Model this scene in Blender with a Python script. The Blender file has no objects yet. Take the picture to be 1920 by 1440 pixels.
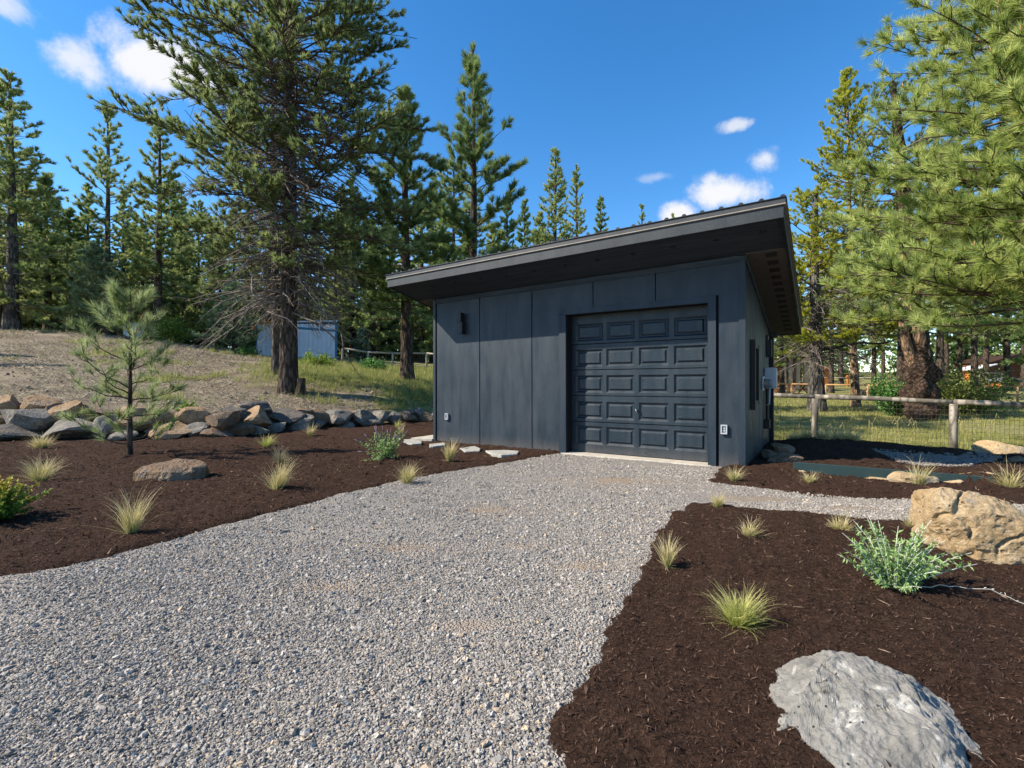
import bpy, bmesh, math, random
import numpy as np
from mathutils import Vector, Matrix, noise as mnoise

scene = bpy.context.scene
C = scene.collection
R = math.radians
rng = np.random.default_rng(7)
random.seed(7)

# ------------------------------------------------------------------ camera
F, EYE, HY = 905.0, 1.3, 721.0
cam_d = bpy.data.cameras.new('camera')
cam_d.sensor_width = 36.0
cam_d.lens = F / 1920 * 36
cam_d.clip_start = 0.05
cam_d.clip_end = 2000
cam = bpy.data.objects.new('camera', cam_d)
cam.location = (0, 0, EYE)
cam.rotation_euler = (R(90), 0, 0)
C.objects.link(cam)
scene.camera = cam

# ------------------------------------------------------------------ sun, sky, exposure
SUN_DIR = Vector((1.443, 0.204, -1.18)).normalized()
sun_d = bpy.data.lights.new('sun', 'SUN')
sun_d.energy = 5.0
sun_d.angle = R(0.5)
sun_d.color = (1.0, 0.905, 0.76)
sun = bpy.data.objects.new('sun', sun_d)
sun.rotation_euler = SUN_DIR.to_track_quat('-Z', 'Y').to_euler()
C.objects.link(sun)

scene.view_settings.view_transform = 'Standard'
scene.view_settings.look = 'None'
scene.view_settings.gamma = 1.0
scene.view_settings.exposure = 0.9
try:
    scene.view_settings.use_curve_mapping = False
except Exception:
    pass
scene.render.engine = 'CYCLES'
scene.cycles.max_bounces = 6
scene.cycles.diffuse_bounces = 3
scene.cycles.glossy_bounces = 2
scene.cycles.transmission_bounces = 4
scene.cycles.transparent_max_bounces = 4
try:
    scene.cycles.use_denoising = True
except Exception:
    pass


def build_world():
    w = bpy.data.worlds.new('World')
    scene.world = w
    w.use_nodes = True
    nt = w.node_tree
    N, K = nt.nodes, nt.links
    N.clear()
    out = N.new('ShaderNodeOutputWorld')
    bg = N.new('ShaderNodeBackground')
    bg.inputs['Strength'].default_value = 0.135
    sky = N.new('ShaderNodeTexSky')
    sky.sky_type = 'NISHITA'
    sky.sun_disc = False
    sky.sun_elevation = math.asin(-SUN_DIR.z)
    sky.sun_rotation = math.atan2(-SUN_DIR.x, -SUN_DIR.y) % (2 * math.pi)
    sky.altitude = 900
    sky.air_density = 1.0
    sky.dust_density = 0.2
    sky.ozone_density = 2.0
    hs = N.new('ShaderNodeHueSaturation')
    hs.inputs['Saturation'].default_value = 1.33
    hs.inputs['Value'].default_value = 1.0
    K.new(sky.outputs[0], hs.inputs['Color'])
    tc = N.new('ShaderNodeTexCoord')
    d = tc.outputs['Generated']
    nz = N.new('ShaderNodeTexNoise')
    nz.inputs['Scale'].default_value = 9.5
    nz.inputs['Detail'].default_value = 9.0
    nz.inputs['Roughness'].default_value = 0.64
    nz.inputs['Distortion'].default_value = 0.35
    K.new(d, nz.inputs['Vector'])

    def mth(op, a, b=None, clamp=False):
        m = N.new('ShaderNodeMath')
        m.operation = op
        m.use_clamp = clamp
        for i, x in enumerate((a, b)):
            if x is None:
                continue
            if isinstance(x, (int, float)):
                m.inputs[i].default_value = x
            else:
                K.new(x, m.inputs[i])
        return m.outputs[0]
    total = None
    # (direction azimuth from +Y in degrees, elevation in degrees, half width, half height, opacity)
    clouds = [(-34.6, 28.0, 0.13, 0.055, 1.0), (-42.0, 26.6, 0.045, 0.04, 0.85), (-47.5, 28.5, 0.07, 0.03, 0.7),
              (24.0, 20.0, 0.085, 0.040, 1.0), (27.6, 22.6, 0.038, 0.036, 0.9),
              (19.0, 18.2, 0.05, 0.036, 1.0), (25.2, 25.9, 0.034, 0.014, 0.75), (16.5, 22.3, 0.05, 0.014, 0.35),
              (-12, 12, 0.16, 0.05, 0.9), (60, 22, 0.16, 0.06, 0.9), (95, 30, 0.2, 0.07, 0.9), (150, 25, 0.22, 0.07, 0.9),
              (200, 35, 0.2, 0.07, 0.9), (245, 22, 0.22, 0.07, 0.9), (290, 38, 0.16, 0.06, 0.9), (40, 8, 0.2, 0.04, 0.8)]
    for az, el, rx, ry, op in clouds:
        a, e = R(az), R(el)
        c = Vector((math.sin(a) * math.cos(e), math.cos(a) * math.cos(e), math.sin(e)))
        right = Vector((math.cos(a), -math.sin(a), 0))
        up = right.cross(c)
        sub = N.new('ShaderNodeVectorMath')
        sub.operation = 'SUBTRACT'
        K.new(d, sub.inputs[0])
        sub.inputs[1].default_value = c
        qs = []
        for ax, rr in ((right, rx), (up, ry)):
            dt = N.new('ShaderNodeVectorMath')
            dt.operation = 'DOT_PRODUCT'
            K.new(sub.outputs[0], dt.inputs[0])
            dt.inputs[1].default_value = ax / rr
            qs.append(mth('POWER', dt.outputs['Value'], 2.0))
        fwd = N.new('ShaderNodeVectorMath')
        fwd.operation = 'DOT_PRODUCT'
        K.new(d, fwd.inputs[0])
        fwd.inputs[1].default_value = c
        q = mth('SQRT', mth('ADD', qs[0], qs[1]))
        v = mth('ADD', mth('SUBTRACT', 0.95, q), mth('MULTIPLY', mth('SUBTRACT', nz.outputs[0], 0.5), 2.4))
        v = mth('MULTIPLY', v, mth('GREATER_THAN', fwd.outputs['Value'], 0.5))
        mr = N.new('ShaderNodeMapRange')
        mr.interpolation_type = 'SMOOTHSTEP'
        K.new(v, mr.inputs['Value'])
        mr.inputs['From Min'].default_value = 0.0
        mr.inputs['From Max'].default_value = 0.7
        mr.inputs['To Max'].default_value = op
        total = mr.outputs[0] if total is None else mth('MAXIMUM', total, mr.outputs[0])
    mix = N.new('ShaderNodeMix')
    mix.data_type = 'RGBA'
    K.new(total, mix.inputs[0])
    K.new(hs.outputs[0], mix.inputs[6])
    mix.inputs[7].default_value = (3.75, 3.8, 3.95, 1)
    K.new(mix.outputs[2], bg.inputs['Color'])
    K.new(bg.outputs[0], out.inputs[0])


build_world()


# ------------------------------------------------------------------ helpers: objects
def tag(o, label=None, cat=None, group=None, kind=None):
    if label:
        o['label'] = label
    if cat:
        o['category'] = cat
    if group:
        o['group'] = group
    if kind:
        o['kind'] = kind
    return o


def empty(name, loc=(0, 0, 0), rz=0.0, **kw):
    o = bpy.data.objects.new(name, None)
    o.empty_display_size = 0.1
    o.location = loc
    o.rotation_euler = (0, 0, rz)
    C.objects.link(o)
    return tag(o, **kw)


def raw_mesh(name, V, faces, attrs=None, smooth=False):
    """V (n,3); faces: list of (m,3) or (m,4) integer arrays; attrs {name: per-vertex floats}."""
    me = bpy.data.meshes.new(name)
    V = np.ascontiguousarray(V, dtype=np.float32)
    me.vertices.add(len(V))
    me.vertices.foreach_set('co', V.ravel())
    fa = [np.asarray(f, dtype=np.int32) for f in faces if len(f)]
    loops = np.concatenate([f.ravel() for f in fa])
    tot = np.concatenate([np.full(len(f), f.shape[1], np.int32) for f in fa])
    start = np.concatenate([[0], np.cumsum(tot)[:-1]]).astype(np.int32)
    me.loops.add(len(loops))
    me.loops.foreach_set('vertex_index', loops)
    me.polygons.add(len(tot))
    me.polygons.foreach_set('loop_start', start)
    me.polygons.foreach_set('loop_total', tot)
    me.polygons.foreach_set('use_smooth', np.full(len(tot), bool(smooth), dtype=bool))
    for k, a in (attrs or {}).items():
        at = me.attributes.new(k, 'FLOAT', 'POINT')
        at.data.foreach_set('value', np.ascontiguousarray(a, dtype=np.float32))
    me.update(calc_edges=True)
    return me


def link(name, me, mat=None, parent=None, loc=(0, 0, 0), rot=(0, 0, 0), **kw):
    o = bpy.data.objects.new(name, me)
    if mat is not None and not me.materials:
        me.materials.append(mat)
    o.location = loc
    o.rotation_euler = rot
    if parent is not None:
        o.parent = parent
    C.objects.link(o)
    return tag(o, **kw)


class MB:
    """collects shapes into one mesh"""
    def __init__(self):
        self.V, self.T, self.Q, self.A, self.n = [], [], [], [], 0

    def add(self, V, T=None, Q=None, a=0.0):
        V = np.asarray(V, float)
        self.V.append(V)
        self.A.append(np.full(len(V), a) if np.isscalar(a) else np.asarray(a))
        if T is not None and len(T):
            self.T.append(np.asarray(T) + self.n)
        if Q is not None and len(Q):
            self.Q.append(np.asarray(Q) + self.n)
        self.n += len(V)
        return self

    def box(self, x0, x1, y0, y1, z0, z1, a=0.0):
        V = [(x, y, z) for z in (z0, z1) for y in (y0, y1) for x in (x0, x1)]
        return self.add(V, Q=[(0, 2, 3, 1), (4, 5, 7, 6), (0, 1, 5, 4), (2, 6, 7, 3), (0, 4, 6, 2), (1, 3, 7, 5)], a=a)

    def prism(self, poly, y0, y1, a=0.0):
        """polygon in x,z extruded along y"""
        n = len(poly)
        V = [(p[0], y0, p[1]) for p in poly] + [(p[0], y1, p[1]) for p in poly]
        self.add(V, Q=[(i, (i + 1) % n, n + (i + 1) % n, n + i) for i in range(n)], a=a)
        b = self.n - 2 * n
        self.T.append(np.array([(b, b + i, b + i + 1) for i in range(1, n - 1)] + [(b + n, b + n + i + 1, b + n + i) for i in range(1, n - 1)]))
        return self

    def tube(self, P, rad, sides=6, cap=True, a=0.0):
        P = np.asarray(P, float)
        n = len(P)
        rad = np.broadcast_to(rad, (n,))
        T = np.gradient(P, axis=0)
        T /= np.linalg.norm(T, axis=1)[:, None] + 1e-9
        ref = np.array([0, 0, 1.0]) if abs(T[0][2]) < 0.9 else np.array([1.0, 0, 0])
        U = np.cross(T, ref)
        U /= np.linalg.norm(U, axis=1)[:, None] + 1e-9
        W = np.cross(T, U)
        ang = np.arange(sides) * 2 * np.pi / sides
        V = P[:, None] + rad[:, None, None] * (U[:, None] * np.cos(ang)[None, :, None] + W[:, None] * np.sin(ang)[None, :, None])
        i = np.arange(n - 1)[:, None] * sides
        j = np.arange(sides)[None]
        k = (j + 1) % sides
        Q = np.stack([i + j, i + k, i + sides + k, i + sides + j], -1).reshape(-1, 4)
        V = V.reshape(-1, 3)
        Tt = []
        if cap:
            V = np.vstack([V, P[0], P[-1]])
            c0, c1 = len(V) - 2, len(V) - 1
            for q in range(sides):
                Tt.append((c0, (q + 1) % sides, q))
                b = (n - 1) * sides
                Tt.append((c1, b + q, b + (q + 1) % sides))
        aa = a
        if not np.isscalar(a):
            aa = np.repeat(np.asarray(a), sides)
            if cap:
                aa = np.append(aa, [a[0], a[-1]])
        return self.add(V, T=Tt, Q=Q, a=aa)

    def mesh(self, name, smooth=False):
        V = np.vstack(self.V)
        f = []
        if self.Q:
            f.append(np.vstack(self.Q))
        if self.T:
            f.append(np.vstack(self.T))
        return raw_mesh(name, V, f, {'tint': np.concatenate(self.A)}, smooth)

    def build(self, name, mat, parent=None, smooth=False, bevel=0.0, **kw):
        o = link(name, self.mesh(name, smooth), mat, parent, **kw)
        if bevel:
            m = o.modifiers.new('bevel', 'BEVEL')
            m.width = bevel
            m.segments = 2
            m.limit_method = 'ANGLE'
        return o


# ------------------------------------------------------------------ helpers: materials
class Mat:
    def __init__(self, name, rough=0.8, spec=0.3):
        self.m = bpy.data.materials.new(name)
        self.m.use_nodes = True
        self.nt = self.m.node_tree
        self.N, self.K = self.nt.nodes, self.nt.links
        self.b = self.N['Principled BSDF']
        self.out = self.N['Material Output']
        self.b.inputs['Roughness'].default_value = rough
        self.b.inputs['Specular IOR Level'].default_value = spec
        tc = self.N.new('ShaderNodeTexCoord')
        self.obj = tc.outputs['Object']
        geo = self.N.new('ShaderNodeNewGeometry')
        self.pos = geo.outputs['Position']

    def mapped(self, vec, scale):
        mp = self.N.new('ShaderNodeMapping')
        mp.inputs['Scale'].default_value = scale
        self.K.new(vec, mp.inputs['Vector'])
        return mp.outputs[0]

    def noise(self, vec, scale, detail=5.0, rough=0.6, dist=0.0):
        n = self.N.new('ShaderNodeTexNoise')
        n.inputs['Scale'].default_value = scale
        n.inputs['Detail'].default_value = detail
        n.inputs['Roughness'].default_value = rough
        n.inputs['Distortion'].default_value = dist
        self.K.new(vec, n.inputs['Vector'])
        return n.outputs[0]

    def voro(self, vec, scale, out='Color', rand=1.0, feature='F1'):
        n = self.N.new('ShaderNodeTexVoronoi')
        n.feature = feature
        n.inputs['Scale'].default_value = scale
        n.inputs['Randomness'].default_value = rand
        self.K.new(vec, n.inputs['Vector'])
        return n.outputs[out]

    def attr(self, name, typ='GEOMETRY'):
        a = self.N.new('ShaderNodeAttribute')
        a.attribute_name = name
        a.attribute_type = typ
        return a.outputs['Fac']

    def rand(self):
        return self.N.new('ShaderNodeObjectInfo').outputs['Random']

    def ramp(self, fac, stops, interp='LINEAR'):
        r = self.N.new('ShaderNodeValToRGB')
        r.color_ramp.interpolation = interp
        e = r.color_ramp.elements
        while len(e) < len(stops):
            e.new(0.5)
        for i, (p, c) in enumerate(stops):
            e[i].position = p
            e[i].color = (*c, 1) if len(c) == 3 else c
        self.K.new(fac, r.inputs[0])
        return r.outputs[0]

    def rmap(self, v, a, b, c=0.0, d=1.0, smooth=True):
        m = self.N.new('ShaderNodeMapRange')
        m.interpolation_type = 'SMOOTHSTEP' if smooth else 'LINEAR'
        self.K.new(v, m.inputs['Value'])
        for k, x in zip(('From Min', 'From Max', 'To Min', 'To Max'), (a, b, c, d)):
            m.inputs[k].default_value = x
        return m.outputs[0]

    def math(self, op, a, b):
        m = self.N.new('ShaderNodeMath')
        m.operation = op
        for i, x in enumerate((a, b)):
            if isinstance(x, (int, float)):
                m.inputs[i].default_value = x
            else:
                self.K.new(x, m.inputs[i])
        return m.outputs[0]

    def mix(self, fac, a, b, mode='MIX'):
        m = self.N.new('ShaderNodeMix')
        m.data_type = 'RGBA'
        m.blend_type = mode
        for i, x in ((0, fac), (6, a), (7, b)):
            if isinstance(x, (int, float)):
                m.inputs[i].default_value = x
            elif isinstance(x, tuple):
                m.inputs[i].default_value = (*x, 1)
            else:
                self.K.new(x, m.inputs[i])
        return m.outputs[2]

    def color(self, c):
        if isinstance(c, tuple):
            self.b.inputs['Base Color'].default_value = (*c, 1)
        else:
            self.K.new(c, self.b.inputs['Base Color'])
        return self

    def roughness(self, s):
        self.K.new(s, self.b.inputs['Roughness'])
        return self

    def bump(self, h, strength=0.5, dist=0.02):
        n = self.N.new('ShaderNodeBump')
        n.inputs['Strength'].default_value = strength
        n.inputs['Distance'].default_value = dist
        self.K.new(h, n.inputs['Height'])
        self.K.new(n.outputs[0], self.b.inputs['Normal'])
        return self

    def leafy(self, col, trans=0.35):
        """diffuse leaf that lets some light through"""
        t = self.N.new('ShaderNodeBsdfTranslucent')
        self.K.new(col, t.inputs['Color'])
        ms = self.N.new('ShaderNodeMixShader')
        ms.inputs[0].default_value = trans
        self.K.new(self.b.outputs[0], ms.inputs[1])
        self.K.new(t.outputs[0], ms.inputs[2])
        self.K.new(ms.outputs[0], self.out.inputs['Surface'])
        return self


def plain(name, col, rough=0.6, spec=0.3, metal=0.0, var=0.12, scale=6.0):
    m = Mat(name, rough, spec)
    n = m.noise(m.obj, scale, 6)
    lo = tuple(c * (1 - var) for c in col)
    hi = tuple(min(1, c * (1 + var)) for c in col)
    m.color(m.ramp(n, [(0.3, lo), (0.7, hi)]))
    m.b.inputs['Metallic'].default_value = metal
    return m.m


def m_siding(name, base, scuff, rough=0.5, amt=1.0, grainy=0.15, streak=0.0, dirt=0.0):
    m = Mat(name, rough, 0.35)
    st = m.noise(m.mapped(m.obj, (3.2, 3.2, 0.55)), 1.6, 6, 0.62)
    cl = m.noise(m.mapped(m.obj, (1.1, 1.1, 0.8)), 1.5, 4, 0.6)
    f = m.rmap(m.math('ADD', m.math('MULTIPLY', st, 0.55), m.math('MULTIPLY', cl, 0.5)), 0.40, 0.72, 0, amt, False)
    wood = m.noise(m.mapped(m.obj, (1.0, 1.0, 22.0)), 14, 5, 0.65)
    fine = m.noise(m.mapped(m.obj, (9.0, 9.0, 2.0)), 12, 4, 0.7)
    c = m.mix(f, base, scuff)
    c = m.mix(m.rmap(wood, 0.35, 0.75, 0, grainy), c, tuple(x * 0.55 for x in base))
    c = m.mix(m.rmap(fine, 0.45, 0.8, 0, 0.35), c, tuple(x * 1.5 for x in scuff))
    if streak:
        ws = m.noise(m.mapped(m.obj, (2.2, 2.2, 46.0)), 2.4, 5, 0.75)
        c = m.mix(m.rmap(ws, 0.56, 0.72, 0, streak), c, (0.15, 0.175, 0.195))
    if dirt:
        sp = m.N.new('ShaderNodeSeparateXYZ')
        m.K.new(m.obj, sp.inputs[0])
        d = m.math('MULTIPLY', m.rmap(sp.outputs[2], 0.0, 0.30, 1, 0), m.rmap(fine, 0.3, 0.7, 0.15, 1.0))
        c = m.mix(m.math('MULTIPLY', d, dirt), c, (0.17, 0.14, 0.115))
    spk = m.noise(m.obj, 34, 2, 0.5)
    c = m.mix(m.rmap(spk, 0.79, 0.81, 0, 0.5), c, (0.4, 0.42, 0.43))
    m.color(c)
    m.roughness(m.rmap(st, 0.3, 0.7, rough - 0.08, rough + 0.15))
    m.bump(m.math('ADD', m.math('ADD', wood, m.math('MULTIPLY', fine, 0.5)), m.math('MULTIPLY', spk, 0.4)), 0.16, 0.01)
    return m.m


def m_rock(name, cols, scale=2.0, lichen=None, bump=0.9):
    m = Mat(name, 0.92, 0.15)
    n1 = m.noise(m.obj, scale, 8, 0.65, 0.3)
    n2 = m.noise(m.obj, scale * 7, 6, 0.7)
    c = m.ramp(n1, [(0.25, cols[0]), (0.5, cols[1]), (0.72, cols[2])])
    c = m.mix(m.rmap(n2, 0.35, 0.7, 0, 0.5), c, tuple(x * 0.5 for x in cols[0]))
    if lichen:
        n3 = m.noise(m.obj, scale * 2.7, 7, 0.7, 0.6)
        c = m.mix(m.rmap(n3, 0.54, 0.63, 0, 0.85), c, lichen)
    pits = m.voro(m.obj, scale * 14, 'Distance')
    m.color(c)
    h = m.math('ADD', m.math('MULTIPLY', n2, 0.8), m.math('ADD', m.math('MULTIPLY', n1, 0.6), m.math('MULTIPLY', pits, 0.35)))
    m.bump(h, bump, 0.05)
    return m.m


def m_ochre_rock():
    m = Mat('ochre_rock', 0.95, 0.08)
    a = m.noise(m.obj, 2.2, 6, 0.6)
    g = m.noise(m.obj, 30.0, 7, 0.78)
    c = m.ramp(a, [(0.3, (0.45, 0.32, 0.18)), (0.5, (0.60, 0.46, 0.285)), (0.7, (0.68, 0.57, 0.41))])
    c = m.mix(m.rmap(g, 0.38, 0.62, 0.7, 0), c, (0.36, 0.23, 0.105))
    l = m.noise(m.obj, 3.4, 8, 0.7, 0.4)
    c = m.mix(m.rmap(l, 0.56, 0.66, 0, 0.75), c, (0.33, 0.315, 0.30))
    p = m.voro(m.obj, 18.0, 'Distance')
    pv = m.noise(m.obj, 5.0, 3, 0.6)
    pit = m.math('MULTIPLY', m.rmap(p, 0.12, 0.30, 1, 0), m.rmap(pv, 0.5, 0.62))
    c = m.mix(m.math('MULTIPLY', pit, 0.7), c, (0.15, 0.085, 0.04))
    m.color(c)
    m.bump(m.math('SUBTRACT', m.math('ADD', g, m.math('MULTIPLY', a, 0.6)), m.math('MULTIPLY', pit, 0.8)), 1.0, 0.035)
    return m.m


def m_pale_rock():
    m = Mat('pale_grey_rock', 0.85, 0.2)
    a = m.noise(m.obj, 5.0, 6, 0.6)
    w = m.noise(m.obj, 9.0, 8, 0.7, 0.6)
    c = m.ramp(a, [(0.3, (0.165, 0.156, 0.138)), (0.55, (0.25, 0.238, 0.213)), (0.75, (0.33, 0.312, 0.28))])
    c = m.mix(m.rmap(w, 0.55, 0.68, 0, 0.8), c, (0.54, 0.52, 0.475))
    w2 = m.noise(m.obj, 38.0, 6, 0.75)
    c = m.mix(m.rmap(w2, 0.5, 0.68, 0, 0.55), c, (0.085, 0.083, 0.08))
    o = m.noise(m.obj, 4.0, 5, 0.65, 0.4)
    c = m.mix(m.rmap(o, 0.62, 0.72, 0, 0.45), c, (0.33, 0.225, 0.13))
    p = m.voro(m.obj, 26.0, 'Distance')
    pv = m.noise(m.obj, 14.0, 2, 0.5)
    pit = m.math('MULTIPLY', m.rmap(p, 0.10, 0.16, 1, 0), m.rmap(pv, 0.55, 0.6))
    c = m.mix(pit, c, (0.05, 0.048, 0.045))
    m.color(c)
    m.bump(m.math('SUBTRACT', m.math('ADD', m.math('MULTIPLY', w, 0.5), m.math('MULTIPLY', m.noise(m.obj, 45, 6, 0.75), 0.5)), pit), 0.9, 0.025)
    return m.m


def m_needles(name, cols, trans=0.3):
    m = Mat(name, 0.55, 0.3)
    t = m.attr('tint')
    c = m.ramp(t, [(0.0, cols[0]), (0.5, cols[1]), (1.0, cols[2])])
    m.color(c)
    m.leafy(c, trans)
    return m.m


def m_bark(name, cols, scale=5.0, strength=1.0, tall=0.28):
    m = Mat(name, 0.95, 0.1)
    v = m.mapped(m.obj, (1.0, 1.0, tall))
    n1 = m.noise(v, scale, 6, 0.65, 0.8)
    vo = m.voro(v, scale * 2.2, 'Distance')
    n2 = m.noise(v, scale * 5, 4, 0.6)
    c = m.ramp(n1, [(0.3, cols[0]), (0.55, cols[1]), (0.75, cols[2])])
    c = m.mix(m.rmap(vo, 0.35, 0.6, 0, 0.75), c, tuple(x * 0.35 for x in cols[0]))
    m.color(c)
    m.bump(m.math('ADD', m.math('MULTIPLY', vo, -1.0), m.math('MULTIPLY', n2, 0.5)), strength, 0.05)
    return m.m


M = {}
M['siding'] = m_siding('painted_siding', (0.0105, 0.0185, 0.028), (0.031, 0.043, 0.056), 0.46, 1.0, dirt=0.5)
M['trim'] = m_siding('painted_trim', (0.013, 0.023, 0.035), (0.025, 0.037, 0.051), 0.5, 0.7, 0.3)
M['door'] = m_siding('painted_door', (0.011, 0.020, 0.030), (0.026, 0.038, 0.050), 0.40, 0.8, 0.35, 0.5, 0.4)
M['fascia'] = m_siding('weathered_fascia', (0.014, 0.019, 0.024), (0.042, 0.050, 0.057), 0.55, 1.0, 0.5, 0.4)
M['metal_trim'] = plain('grey_metal_trim', (0.040, 0.040, 0.040), 0.45, 0.4, var=0.25)
M['drip'] = plain('pale_drip_edge', (0.27, 0.245, 0.21), 0.5)
M['roofing'] = plain('black_roofing', (0.018, 0.019, 0.021), 0.45, 0.4)
def _soffit():
    m = Mat('dark_soffit', 0.7, 0.2)
    w = m.noise(m.mapped(m.obj, (0.35, 9.0, 4.0)), 3.0, 6, 0.65)
    m.color(m.ramp(w, [(0.3, (0.016, 0.024, 0.034)), (0.7, (0.052, 0.068, 0.090))]))
    m.bump(w, 0.2, 0.01)
    return m.m
M['soffit'] = _soffit()
M['side_soffit'] = plain('brown_grey_soffit', (0.095, 0.09, 0.085), 0.8, 0.1)
M['black'] = plain('black_metal', (0.012, 0.012, 0.013), 0.45)
M['gap'] = plain('dark_gap_jamb_shade', (0.006, 0.006, 0.008), 0.9)
M['vent'] = plain('dark_vent_screen', (0.035, 0.034, 0.033), 0.8, 0.1)
M['concrete'] = plain('pale_concrete', (0.42, 0.38, 0.32), 0.9, 0.1, var=0.2, scale=9)
M['white_plastic'] = plain('grey_white_plastic', (0.36, 0.375, 0.40), 0.5)
M['inner_plastic'] = plain('grey_plastic', (0.22, 0.23, 0.25), 0.45)
M['steel'] = plain('steel', (0.5, 0.5, 0.5), 0.25, 0.5, 1.0)
M['brass'] = plain('aged_brass', (0.30, 0.22, 0.11), 0.4, 0.5, 0.8)
M['grey_box'] = plain('grey_enamel', (0.40, 0.42, 0.45), 0.45)
_g = Mat('meter_glass', 0.05, 0.5)
_g.color((0.35, 0.37, 0.38))
_g.b.inputs['Transmission Weight'].default_value = 0.5
M['glass'] = _g.m
_g = Mat('dark_window_glass', 0.05, 0.6)
_g.color((0.01, 0.012, 0.015))
M['pane'] = _g.m
M['weathered_wood'] = m_bark('weathered_rail', [(0.20, 0.175, 0.145), (0.32, 0.285, 0.245), (0.42, 0.38, 0.33)], 3.0, 0.25)
M['new_wood'] = plain('honey_wood', (0.42, 0.24, 0.11), 0.8, 0.1)
M['pale_wood'] = plain('pale_fence_wood', (0.34, 0.30, 0.235), 0.8, 0.1)
M['orange_wood'] = plain('orange_stained_wood', (0.50, 0.17, 0.03), 0.7, 0.2)
M['brown_wood'] = plain('brown_stained_wood', (0.14, 0.05, 0.025), 0.7, 0.2)
M['dark_roof'] = plain('dark_brown_roof', (0.05, 0.03, 0.022), 0.8, 0.1)
M['tan_wall'] = plain('tan_stucco', (0.42, 0.33, 0.23), 0.9, 0.1)
M['white_roof'] = plain('white_metal_roof', (0.75, 0.76, 0.78), 0.4)
M['wire'] = plain('rusty_wire', (0.10, 0.085, 0.07), 0.7)
M['teal'] = m_siding('teal_paint', (0.009, 0.028, 0.030), (0.020, 0.044, 0.045), 0.7, 0.9, 0.5)
M['shed'] = plain('pale_blue_metal', (0.58, 0.66, 0.74), 0.5, 0.3, var=0.06)
M['shed_trim'] = plain('blue_trim', (0.03, 0.17, 0.30), 0.5)
M['log_end'] = plain('cut_log', (0.45, 0.31, 0.19), 0.9, 0.1, var=0.4, scale=9)
M['flagstone'] = m_rock('flagstone', [(0.27, 0.26, 0.23), (0.38, 0.37, 0.33), (0.46, 0.44, 0.40)], 3.0, None, 0.4)
M['rock_grey'] = m_rock('grey_basalt', [(0.121, 0.112, 0.099), (0.206, 0.190, 0.168), (0.302, 0.269, 0.222)], 2.6, (0.324, 0.270, 0.194))
M['rock_dark'] = m_rock('dark_basalt', [(0.077, 0.072, 0.069), (0.126, 0.117, 0.109), (0.225, 0.195, 0.160)], 2.6, (0.238, 0.170, 0.106))
M['rock_tan'] = m_rock('tan_rock', [(0.253, 0.167, 0.092), (0.391, 0.253, 0.144), (0.483, 0.356, 0.230)], 2.6, (0.16, 0.155, 0.15))
M['rock_brown'] = m_rock('brown_rock', [(0.15, 0.10, 0.065), (0.22, 0.15, 0.095), (0.29, 0.23, 0.17)], 2.6, (0.13, 0.13, 0.13))
M['rock_orange'] = m_ochre_rock()
M['rock_pale'] = m_pale_rock()
M['bark_main'] = m_bark('dark_brown_bark', [(0.055, 0.042, 0.034), (0.105, 0.078, 0.06), (0.17, 0.135, 0.11)], 5.0, 1.0)
M['bark_grey'] = m_bark('grey_bark', [(0.07, 0.062, 0.056), (0.13, 0.115, 0.10), (0.21, 0.19, 0.17)], 5.0, 0.8)
M['bark_burl'] = m_bark('burl_bark', [(0.043, 0.028, 0.021), (0.086, 0.058, 0.042), (0.156, 0.113, 0.086)], 4.0, 1.0, 0.9)
M['bark_tan'] = m_bark('tan_bark', [(0.16, 0.10, 0.06), (0.33, 0.22, 0.14), (0.46, 0.35, 0.25)], 5.0, 0.8)
M['dead_wood'] = plain('dead_grey_twig', (0.17, 0.145, 0.125), 0.95, 0.05, var=0.45, scale=3)
M['twig'] = plain('brown_twig', (0.085, 0.06, 0.045), 0.95, 0.05, var=0.3)
M['needles_main'] = m_needles('olive_needles', [(0.121, 0.158, 0.055), (0.234, 0.297, 0.103), (0.392, 0.450, 0.182)], 0.45)
M['needles_dark'] = m_needles('dark_green_needles', [(0.096, 0.155, 0.055), (0.199, 0.284, 0.093), (0.359, 0.439, 0.152)], 0.42)
M['needles_mid'] = m_needles('mid_green_needles', [(0.139, 0.197, 0.065), (0.288, 0.355, 0.113), (0.500, 0.536, 0.193)], 0.45)
M['needles_blue'] = m_needles('blue_green_needles', [(0.149, 0.218, 0.109), (0.282, 0.374, 0.190), (0.437, 0.517, 0.299)], 0.45)
M['needles_sapling'] = m_needles('sapling_needles', [(0.157, 0.214, 0.075), (0.281, 0.346, 0.132), (0.428, 0.478, 0.231)], 0.5)
M['needles_yellow'] = m_needles('yellow_green_needles', [(0.220, 0.244, 0.027), (0.426, 0.450, 0.050), (0.644, 0.632, 0.092)], 0.48)
M['needles_long'] = m_needles('long_pine_needles', [(0.234, 0.301, 0.076), (0.413, 0.495, 0.138), (0.640, 0.680, 0.247)], 0.48)
M['candle'] = plain('brown_candle', (0.36, 0.20, 0.10), 0.8, 0.1)
M['straw'] = m_needles('feather_grass_blades', [(0.24, 0.26, 0.07), (0.52, 0.45, 0.19), (0.74, 0.62, 0.36)], 0.3)
M['greenstraw'] = m_needles('green_feather_grass', [(0.24, 0.30, 0.05), (0.44, 0.47, 0.11), (0.66, 0.60, 0.26)], 0.35)
M['greystraw'] = m_needles('grey_feather_grass', [(0.12, 0.12, 0.06), (0.24, 0.21, 0.12), (0.38, 0.33, 0.21)], 0.3)
M['leaf_sage'] = m_needles('sage_leaves', [(0.15, 0.25, 0.075), (0.27, 0.40, 0.13), (0.40, 0.52, 0.23)], 0.3)
M['stem_sage'] = plain('silver_stem', (0.74, 0.74, 0.70), 0.8, 0.1)
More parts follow.
